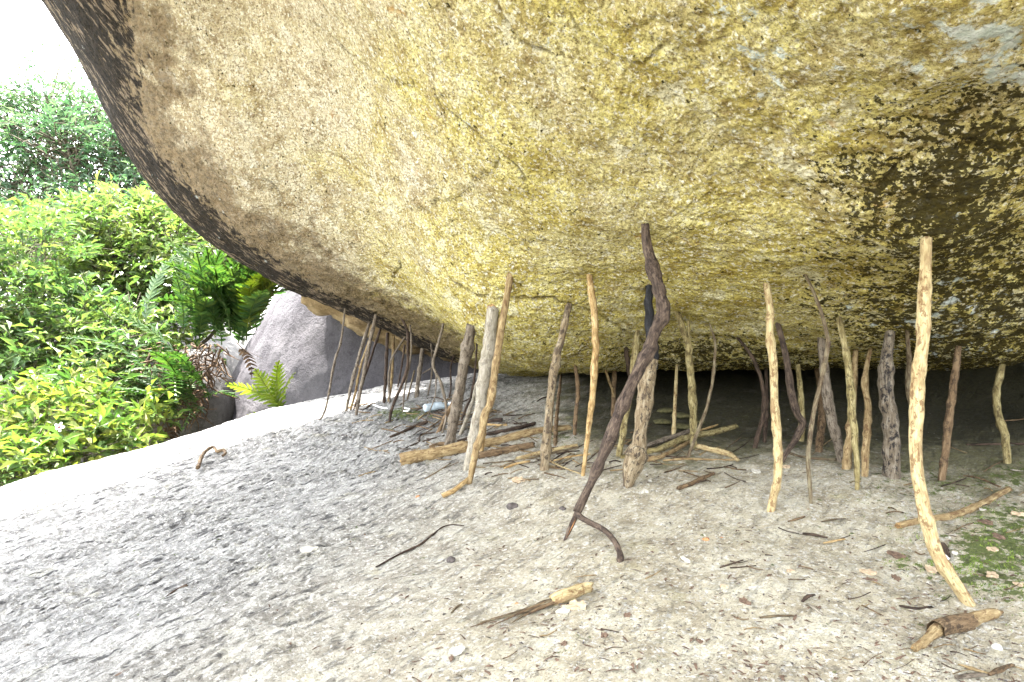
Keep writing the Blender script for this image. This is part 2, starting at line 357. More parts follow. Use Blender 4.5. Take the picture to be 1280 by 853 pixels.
def build_boulder():
    NA, NR, NT = 1250, 360, 60
    th = np.linspace(-np.pi, np.pi, NA, endpoint=False); R = out_r(th)
    r = np.linspace(0, 1, NR) ** .85
    X = CEN[0] + np.cos(th)[:, None] * R[:, None] * r[None]; Y = CEN[1] + np.sin(th)[:, None] * R[:, None] * r[None]
    x = X.ravel(); y = Y.ravel()
    d = rim_dist(x, y)
    z = c_tps(x, y) + curl(d)
    # upper side: from the rim up and back to a rounded top
    ze = z.reshape(NA, NR)[:, -1]
    s = np.linspace(0, 1, NT + 1)[1:]; f = np.sin(s * np.pi / 2) ; g = np.cos(s * np.pi / 2) ** .8
    TC = np.array([.6, 3.6])
    xe = X[:, -1]; ye = Y[:, -1]
    XT = TC[0] + (xe - TC[0])[:, None] * (g[None] * .995 + .005); YT = TC[1] + (ye - TC[1])[:, None] * (g[None] * .995 + .005)
    ZT = ze[:, None] + (6.2 - ze)[:, None] * f[None]
    Vx = np.concatenate([X, XT], 1); Vy = np.concatenate([Y, YT], 1); Vz = np.concatenate([z.reshape(NA, NR), ZT], 1)
    V = np.stack([Vx, Vy, Vz], -1).reshape(-1, 3)
    dd = np.concatenate([d.reshape(NA, NR), np.zeros((NA, NT))], 1).ravel()
    p0 = V * np.array([1, 1, .0]) ; p = V
    # relief pushed mostly vertically on the underside
    vis = (V[:, 1] > .7)
    lowf = .05 * fbm(p0, 1.3, 2)
    a = math.radians(-32); q = np.stack([p[:, 0] * math.cos(a) + p[:, 1] * math.sin(a), -p[:, 0] * math.sin(a) + p[:, 1] * math.cos(a), p[:, 2]], 1)
    amp = .7 + 1.0 * np.clip(fbm(p, .9, 2) + .25, 0, 1)
    rel = .022 * fbm(p, 4.3, 3) + amp * (.010 * ridged(q * np.array([1, 1.7, 1.7]), 6, 3, .6) + .007 * fbm(p, 24, 3, .65)) + .006 * fbm(p, 55, 2)
    # long cracks
    cr = np.zeros(len(V))
    for pl, w, dep in [([(395,38),(430,66),(470,95),(520,110)],.010,.03),([(545,70),(543,110),(556,150)],.009,.022),([(560,140),(590,165),(618,190),(650,215),(662,250)],.009,.03),
                       ([(500,268),(540,262),(590,240),(625,205)],.009,.026),([(470,300),(500,330),(492,352)],.010,.03),([(616,0),(640,40),(660,62),(705,72)],.009,.022),([(330,225),(350,245),(352,268)],.012,.025),
                       ([(715,30),(740,62),(790,80),(830,66)],.012,.02),([(410,200),(470,230),(520,232)],.008,.018),([(560,350),(600,372),(690,380),(760,405),(800,430)],.015,.03),([(980,230),(1060,260),(1130,205),(1200,190),(1275,205)],.011,.02)]:
        pp = catmull(np.array(plan(pl)), 24)
        ds = seg_dist(V[:, 0] + .02 * fbm(p0, 9, 3), V[:, 1] + .02 * fbm(p0 + 5, 9, 3), [tuple(v) for v in pp])
        cr = np.maximum(cr, .6 * dep * np.exp(-(ds / w / .62) ** 2) * (vis & (V[:, 2] < 4.2)))
    nr = np.zeros_like(V); nr[:, 2] = 1
    rimf = np.clip(1 - dd / CURL, 0, 1)
    rad = np.stack([V[:, 0] - TC[0], V[:, 1] - TC[1], 0 * V[:, 0]], 1); rad /= np.linalg.norm(rad, axis=1)[:, None] + 1e-9
    big = (.09 * fbm(p, 1.4, 3) + .06 * fbm(p, 5, 3)) * rimf
    V = V + nr * ((lowf + rel * (1 - .4 * rimf) + cr) * 1)[:, None] + rad * (rimf * (big + .5 * rel))[:, None]
    # stains, algae, lichen as fields over the stone
    px = 640 + F * V[:, 0] / np.maximum(V[:, 1], .3); py = 426.5 - F * (V[:, 2] - CZ) / np.maximum(V[:, 1], .3)
    n = fbm(p, 2.2, 3)
    und = vis & (np.arange(len(V)) % (NR + NT) < NR)
    wd = np.interp(V[:, 0], [-3.4, -2.2, -1.4, -.6], [1.0, .78, .50, .38])
    far = [(-.2, 6.6), (-3.2, 6.6), (-6, 5), (-6, -2), (-2.6, -2)]
    bx, by = V[:, 0] + .07 * n, V[:, 1] + .07 * n
    s1 = plan([(152,3),(165,50),(155,95),(168,140),(194,190),(245,243),(318,312),(380,350),(440,382),(500,410),(560,440)])
    s2 = plan([(205,3),(222,70),(215,140),(265,195),(335,268),(400,318),(470,362),(530,392),(590,438)])
    bot = np.arange(len(V)) % (NR + NT) < NR
    stain = np.where(bot, soft_poly(bx, by, s1 + far, .17), 1)
    stain = np.where((V[:, 0] > .6) & (V[:, 1] > 3), 0, stain)
    brown = np.where(bot, soft_poly(bx, by, s2 + far, .30), 1)
    brown = np.where(V[:, 0] > -.1, 0, brown)
    warm = np.clip(sstep(180, 720, px + 120 * n) * .68 + .5 * sstep(220, 420, py) * sstep(350, 600, px) , 0, 1.1) * und
    pr = plan([(1065,225),(1100,200),(1150,195),(1185,140),(1278,110),(1279,330),(1210,345),(1150,325),(1100,300)])
    olive = .93 * soft_poly(V[:, 0] + .05 * n, V[:, 1] + .05 * n, pr, .22)
    olive = np.maximum(olive, .66 * sstep(900, 1180, px + 60 * n) * sstep(255, 350, py + 40 * n))
    olive = np.maximum(olive, .58 * sstep(395, 450, py + 25 * n) * sstep(640, 860, px))
    olive *= und
    pl_ = plan([(1110,2),(1278,2),(1278,105),(1220,85),(1150,50)])
    lich = 1.15 * soft_poly(V[:, 0], V[:, 1], pl_, .2)
    lich = np.maximum(lich, .40 * np.exp(-(((px - 930) / 130) ** 2 + ((py - 60) / 90) ** 2)))
    lich = np.maximum(lich, .45 * np.exp(-(((px - 1200) / 110) ** 2 + ((py - 400) / 60) ** 2)))
    lich = np.maximum(lich, .16 * np.exp(-(((px - 600) / 130) ** 2 + ((py - 110) / 110) ** 2))) * und
    fc = grid_faces(NA, NR + NT, True)
    me = make_mesh('overhanging_boulder', V, [fc], [mat_boulder()], True, dict(stain=stain, brown=brown, warm=warm, olive=olive, crack=np.clip(cr / .012, 0, 1), lichen=lich))
    return tag(link('overhanging_boulder', me), 'huge overhanging yellowish granite boulder with a black stained edge', 'boulder')
build_boulder()

# ------------------------------------------------------------------ the slab under it
def axis(segs):
    out = [segs[0][0]]
    for a, b, st in segs:
        n = max(2, int(round((b - a) / st))); out += list(np.linspace(a, b, n + 1)[1:])
    return np.array(out)
def build_slab():
    xs = axis([(-8, -4.5, .1), (-4.5, -2.0, .013), (-2.0, 1.9, .0062), (1.9, 3.6, .014), (3.6, 6.5, .1)])
    ys = axis([(-7, 1.1, .08), (1.1, 2.3, .006), (2.3, 3.6, .0085), (3.6, 6.6, .014), (6.6, 10.5, .08)])
    X, Y = np.meshgrid(xs, ys, indexing='ij'); x = X.ravel(); y = Y.ravel()
    sm = g_tps(x, y); rel = g_relief(x, y, True); base = g_relief(x, y, False)
    z = sm + rel
    p = np.stack([x, y, 0 * x], 1); n = fbm(p, 1.7, 3)
    edge = sstep(3.6, 7.2, -x) + sstep(5.2, 6.5, x) + sstep(-4.5, -7, y) + sstep(8.5, 10.5, y)
    z = z - 2.4 * np.clip(edge, 0, 1) ** 1.5
    lf = g_left(x, y) * .9 + .05
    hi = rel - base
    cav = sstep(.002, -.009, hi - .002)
    px = 640 + F * x / np.maximum(y, .3); py = 426.5 - F * (z - CZ) / np.maximum(y, .3)
    f = y > .8
    green = np.clip(.88 * sstep(640, 515, py + 25 * n) * sstep(560, 800, px) + .42 * sstep(1000, 1250, px) * sstep(760, 620, py), 0, 1) * f
    green = np.maximum(green, .3 * np.exp(-(((px - 560) / 60) ** 2 + ((py - 505) / 25) ** 2)) * f)
    sh_litter = np.clip(1.35 * sstep(600, 505, py) * sstep(640, 800, px), 0, 1) * f * (y > 3)  # shade of the gap under the boulder, painted into the floor colour
    sh_litter = np.maximum(sh_litter, .62 * sstep(1.0, .2, np.hypot((px - 560) / 190, (py - 525) / 42)) * f)  # brown litter-strewn ground around the thin sticks
    moss = 0 * x
    for cx, cy, sx, sy, a in [(1245,690,80,56,.92),(1270,650,50,25,.8),(1200,715,60,30,.6),(1140,706,25,7,.75),(1185,612,80,16,.5),(1120,600,90,18,.38),(1262,600,60,26,.55),(505,518,34,9,.95),(690,545,30,10,.55),(1255,590,50,15,.55),(1265,735,40,25,.7)]:
        moss = np.maximum(moss, a * np.exp(-(((px - cx) / sx) ** 2 + ((py - cy) / sy) ** 2)))
    moss *= f
    V = np.stack([x, y, z], 1)
    me = make_mesh('rock_slab', V, [grid_faces(len(xs), len(ys))], [mat_slab()], True, dict(left=lf, green=green, moss=moss, cavity=cav, shade_litter=sh_litter))
    return tag(link('rock_slab', me), 'sloping grey granite slab beneath the overhanging boulder', None, None, 'structure')
build_slab()

# ------------------------------------------------------------------ lower ground to the horizon, neighbouring stones
def build_terrain():
    xs = axis([(-250, -60, 30), (-60, -16, 2), (-16, 8, .3), (8, 60, 4), (60, 250, 30)]); ys = axis([(-250, -30, 30), (-30, 2, 2), (2, 24, .3), (24, 60, 3), (60, 250, 30)])
    X, Y = np.meshgrid(xs, ys, indexing='ij'); x = X.ravel(); y = Y.ravel(); p = np.stack([x, y, 0 * x], 1)
    z = -2.0 + .25 * fbm(p, .35, 3) + .03 * np.clip(y - 8, 0, 40) 
    M = MT('leaf_litter_soil'); co = M.coord()
    c = M.ramp(M.noise(co, 3, 6, .7), [(.3, (.045, .035, .02)), (.5, (.09, .075, .035)), (.7, (.07, .10, .03))])
    me = make_mesh('ground', np.stack([x, y, z], 1), [grid_faces(len(xs), len(ys))], [M.done(c, .95, M.bump(M.noise(co, 9, 6, .7), .8, .05))])
    tag(link('ground', me), None, None, None, 'structure')
build_terrain()
def stone(name, c, r, mat, label, seed, amp=.12, rot=(0, 0, 0), n=260, fine=.012, group=None):
    u = np.linspace(0, 2 * np.pi, n, endpoint=False); v = np.linspace(-np.pi / 2, np.pi / 2, n // 2)
    U, Vv = np.meshgrid(u, v, indexing='ij')
    d = np.stack([np.cos(Vv) * np.cos(U), np.cos(Vv) * np.sin(U), np.sin(Vv)], -1).reshape(-1, 3)
    k = 1 + amp * fbm(d + seed, 1.1, 3) 
    q = np.sign(d) * np.abs(d) ** .88
    V = q * k[:, None] * np.array(r)
    V = V * (1 + fine * fbm(V + seed, 3.5, 4)[:, None])
    from mathutils import Euler
    Rm = np.array(Euler([math.radians(a) for a in rot]).to_matrix()); V = V @ Rm.T
    o = link(name, make_mesh(name, V, [grid_faces(n, n // 2, True)], [mat]), None, c)
    return tag(o, label, 'boulder', group)
m_grey = mat_stone('purplish_grey_granite', (.036, .033, .038), (.066, .062, .068), (.11, .105, .11), (.5, 1.2, .5))
m_tan = mat_stone('tan_granite', (.07, .048, .026), (.19, .135, .07), (.36, .29, .18))
m_dark = mat_stone('dark_mossy_granite', (.035, .034, .03), (.075, .072, .07), (.13, .125, .12))
stone('grey_boulder', (-1.0, 10.6, .55), (5.0, 2.7, 2.6), m_grey, 'purplish grey boulder rising past the slab with ferns at its edge', 3.0, .035, (0, -58, 0), n=420, fine=.010)
stone('tan_boulder', (.80, 7.6, 2.84), (3.85, 1.5, 2.35), m_tan, 'tan stone hanging behind the black rim above the thin sticks', 8.0, .06, n=420, fine=.06)
stone('grey_boulder', (-8.2, 13.5, -.6), (3.4, 2.6, 2.2), m_dark, 'shaded grey boulder glimpsed through the leafy shrubs', 14.0, .15)
# ------------------------------------------------------------------ wood
def mat_wood(name, c0, c1, c2, spot=(.06, .04, .03), spots=.45, rough=.82, patch=None):
    M = MT(name); bk = M.attr('bark', True); co = M.coord()
    g = M.noise(M.mapping(bk, (1, 1, .10)), 240, 5, .65, .4); g2 = M.noise(M.mapping(bk, (1, 1, .35)), 60, 4, .6)
    c = M.ramp(M.math('ADD', M.math('MULTIPLY', g, .5), M.math('MULTIPLY', g2, .5)), [(.38, c0), (.5, c1), (.60, c2)])
    sp = M.noise(M.mapping(bk, (1, 1, .6)), 55, 4, .7)
    c = M.mix(M.rng(sp, .52, .60, 0, min(.9, spots * 1.5), True), c, spot)
    if patch is not None:
        c = M.mix(M.rng(M.noise(M.mapping(bk, (1, 1, .4), loc=(3, 2, 1)), 22, 4, .65), .55, .63, 0, .75, True), c, patch)
    h = M.math('ADD', g, M.math('MULTIPLY', sp, .8))
    return M.done(c, rough, M.bump(h, .9, .009), .2)
WOOD = dict(
    tan=mat_wood('tan_bark', (0.103, 0.065, 0.029), (0.213, 0.151, 0.073), (0.315, 0.244, 0.133), (0.073, 0.033, 0.014), .45),
    yellow=mat_wood('yellow_peeled_wood', (0.157, 0.093, 0.036), (0.315, 0.214, 0.093), (0.428, 0.328, 0.178), (0.093, 0.043, 0.014), .4),
    pale=mat_wood('pale_peeled_wood', (0.194, 0.133, 0.060), (0.323, 0.254, 0.130), (0.414, 0.348, 0.195), (0.104, 0.046, 0.018), .5, .82, (0.220, 0.146, 0.074)),
    bleached=mat_wood('bleached_grey_wood', (0.152, 0.129, 0.092), (0.243, 0.218, 0.171), (0.314, 0.287, 0.240), (0.070, 0.055, 0.041), .35),
    grey=mat_wood('grey_weathered_bark', (0.069, 0.053, 0.039), (0.132, 0.107, 0.080), (0.201, 0.171, 0.134), (0.031, 0.022, 0.015), .5),
    brown=mat_wood('brown_bark', (0.060, 0.036, 0.018), (0.120, 0.078, 0.042), (0.180, 0.126, 0.072), (0.024, 0.015, 0.009), .5),
    dark=mat_wood('dark_brown_bark', (0.018, 0.010, 0.008), (0.044, 0.029, 0.020), (0.085, 0.058, 0.040), (0.009, 0.006, 0.003), .5),
    twist=mat_wood('purplish_grey_bark', (0.020, 0.014, 0.010), (0.055, 0.038, 0.028), (0.110, 0.080, 0.058), (0.013, 0.008, 0.007), .5),
    char=mat_wood('charred_wood', (0.004, 0.004, 0.005), (0.010, 0.010, 0.012), (0.029, 0.029, 0.033), (0.002, 0.002, 0.002), .5, .6),
    mossy=mat_wood('mossy_yellow_green_bark', (0.087, 0.066, 0.026), (0.190, 0.153, 0.066), (0.307, 0.263, 0.139), (0.044, 0.029, 0.011), .5),
    spot=mat_wood('flaking_spotted_bark', (0.092, 0.065, 0.036), (0.175, 0.133, 0.081), (0.267, 0.225, 0.155), (0.021, 0.014, 0.011), .55, .85, (0.039, 0.027, 0.020)),
    half=mat_wood('half_charred_wood', (0.055, 0.041, 0.027), (0.115, 0.092, 0.065), (0.177, 0.153, 0.120), (0.010, 0.009, 0.010), .6, .85, (0.007, 0.007, 0.009)),
    red=mat_wood('reddish_brown_bark', (0.050, 0.034, 0.020), (0.110, 0.083, 0.049), (0.198, 0.172, 0.110), (0.028, 0.013, 0.008), .4),
    cut=mat_wood('cut_wood', (0.150, 0.082, 0.027), (0.258, 0.156, 0.061), (0.340, 0.238, 0.116), (0.054, 0.027, 0.014), .5),
    orange=mat_wood('raw_orange_heartwood', (0.158, 0.050, 0.014), (0.259, 0.108, 0.036), (0.331, 0.173, 0.072), (0.072, 0.022, 0.007), .4))
srng = np.random.default_rng(77)
def tube(P3, rad, sides=8, rough=.10, twist=0, flat=None, seed=None, lump=0, jag=.5, ridges=0):
    """tapering limb along the points; returns V, faces, bark attribute"""
    P3 = np.asarray(P3, float); rad = np.asarray(rad, float); n = len(P3)
    s = np.concatenate([[0], np.cumsum(np.linalg.norm(np.diff(P3, axis=0), axis=1))])
    T = np.gradient(P3, axis=0); T /= np.linalg.norm(T, axis=1)[:, None] + 1e-12
    ref = np.array([0, 1.0, 0]) if abs(T[0] @ np.array([0, 1.0, 0])) < .9 else np.array([1.0, 0, 0])
    N = np.zeros_like(P3); v = ref - T[0] * (ref @ T[0]); N[0] = v / np.linalg.norm(v)
    for i in range(1, n):
        v = N[i - 1] - T[i] * (N[i - 1] @ T[i]); N[i] = v / (np.linalg.norm(v) + 1e-12)
    B = np.cross(T, N)
    ph = np.linspace(0, 2 * np.pi, sides, endpoint=False)
    off = srng.uniform(0, 40) if seed is None else seed
    ca, sa = np.cos(ph)[None, :], np.sin(ph)[None, :]
    q = np.stack([np.broadcast_to(ca, (n, sides)) * rad[:, None], np.broadcast_to(sa, (n, sides)) * rad[:, None], np.broadcast_to(s[:, None], (n, sides))], -1).reshape(-1, 3)
    R0 = rad.mean()
    k = 1 + rough * fbm(q / R0 * np.array([.7, .7, .22]) + off, 1, 3).reshape(n, sides) * 1.6
    if lump: k = k + lump * fbm(q / R0 * np.array([.55, .55, .3]) + off + 9, 1, 2).reshape(n, sides)
    if ridges: k = k + ridges * ridged(q / R0 * np.array([1.6, 1.6, .12]) + off + 3, 1, 2).reshape(n, sides)
    rr = rad[:, None] * k
    fl = 1 if flat is None else flat
    V = P3[:, None, :] + (rr * ca)[..., None] * N[:, None, :] + (rr * sa * fl)[..., None] * B[:, None, :]
    # uneven ends
    e = srng.uniform(-jag, jag, sides)[:, None] * T[0] * rad[0]; V[0] -= np.abs(e)
    e = srng.uniform(-jag, jag, sides)[:, None] * T[-1] * rad[-1]; V[-1] += e
    V = V.reshape(-1, 3)
    f = [(i * sides + j, i * sides + (j + 1) % sides, (i + 1) * sides + (j + 1) % sides, (i + 1) * sides + j) for i in range(n - 1) for j in range(sides)]
    m = len(V); V = np.vstack([V, P3[0], P3[-1]])
    f3 = [(m, (j + 1) % sides, j) for j in range(sides)] + [(m + 1, (n - 1) * sides + j, (n - 1) * sides + (j + 1) % sides) for j in range(sides)]
    bark = np.vstack([q + off, [[off, off, off]], [[off, off, s[-1] + off]]])
    return V, [np.array(f), np.array(f3)], bark
def join(parts):
    V, F4, F3, B, o = [], [], [], [], 0
    for v, f, b in parts:
        V.append(v); F4.append(f[0] + o); F3.append(f[1] + o); B.append(b); o += len(v)
    return np.vstack(V), [np.vstack(F4), np.vstack(F3)], np.vstack(B)
def wood_obj(name, parts, mat, parent=None, loc=None, cutmat=None):
    V, f, b = join(parts)
    if loc is not None: V = V - np.array(loc)
    mi = None; mats = [WOOD[mat]]
    if cutmat: mats.append(WOOD[cutmat]); mi = np.concatenate([np.zeros(len(f[0])), np.ones(len(f[1]))])
    me = make_mesh(name, V, f, mats, True, dict(bark=b), mi)
    return link(name, me, parent, loc if parent is None else None)
def track(pix, wid, mode, dbase=None, dtop=None, sag=0, step=.012, lift=0.0):
    """picture corners + widths -> points in the place. mode 'up': foot on the slab, head against the stone; 'lie': lying on the slab"""
    pix = np.array(pix, float); n = len(pix)
    w = np.interp(np.arange(n), np.linspace(0, n - 1, len(wid)), wid)
    cum = np.concatenate([[0], np.cumsum(np.hypot(*np.diff(pix, axis=0).T))]); t = cum / cum[-1]
    if mode == 'up':               # listed from the top down
        db = ground_at(*pix[-1]) if dbase is None else dbase
        dt = dtop if dtop is not None else (ceil_at(*pix[0]) or db)
        if dtop is None: dt = min(max(dt, db - .25), db + .9)
        d = dt + (db - dt) * t
        pts = np.array([P(a, b, c) for (a, b), c in zip(pix, d)])
        if dtop is None: u_ = pts[0] - pts[1]; pts[0] += u_ / np.linalg.norm(u_) * .032
        if dbase is None: pts[-1] += np.array([0, 0, -.012])
    else:
        d = np.array([ground_at(a, b) for a, b in pix])
        if mode == 'log': d = d[0] + (d[-1] - d[0]) * t
        r = w * .5 * d / F
        pts = np.array([P(a, b, c - .6 * q) for (a, b), c, q in zip(pix, d, r)]); 
        pts[:, 2] = np.maximum(pts[:, 2], ground_z(pts[:, 0], pts[:, 1], True) + r * .55) + lift
        if mode == 'log': pts[:, 2] = np.maximum(pts[:, 2], pts[0, 2] + (pts[-1, 2] - pts[0, 2]) * t)
    L = np.linalg.norm(np.diff(pts, axis=0), axis=1).sum()
    r = w * .5 * d / F
    m = int(np.clip(L / max(step, r.mean() * .55), 10, 70))
    C = catmull(pts, m); tt = np.linspace(0, n - 1, m)
    return C, np.interp(tt, np.arange(n), r)
def wiggle(C, r, amt=.35):
    q = np.stack([np.linspace(0, 1, len(C)) * 5 + srng.uniform(0, 50), np.zeros(len(C)), np.zeros(len(C))], 1)
    k = amt * r[:, None] * np.stack([perlin(q * 1.7), perlin(q * 1.7 + 7), 0 * r], 1) * np.sin(np.linspace(0, np.pi, len(C)))[:, None] * 2
    return C + k
def knots(r, cnt, amt=.3):
    r = r.copy(); n = len(r)
    for _ in range(cnt):
        c = srng.uniform(.1, .9) * n; r *= 1 + amt * np.exp(-((np.arange(n) - c) / 1.1) ** 2)
    return r
UPG = 'sticks wedged upright under the boulder'
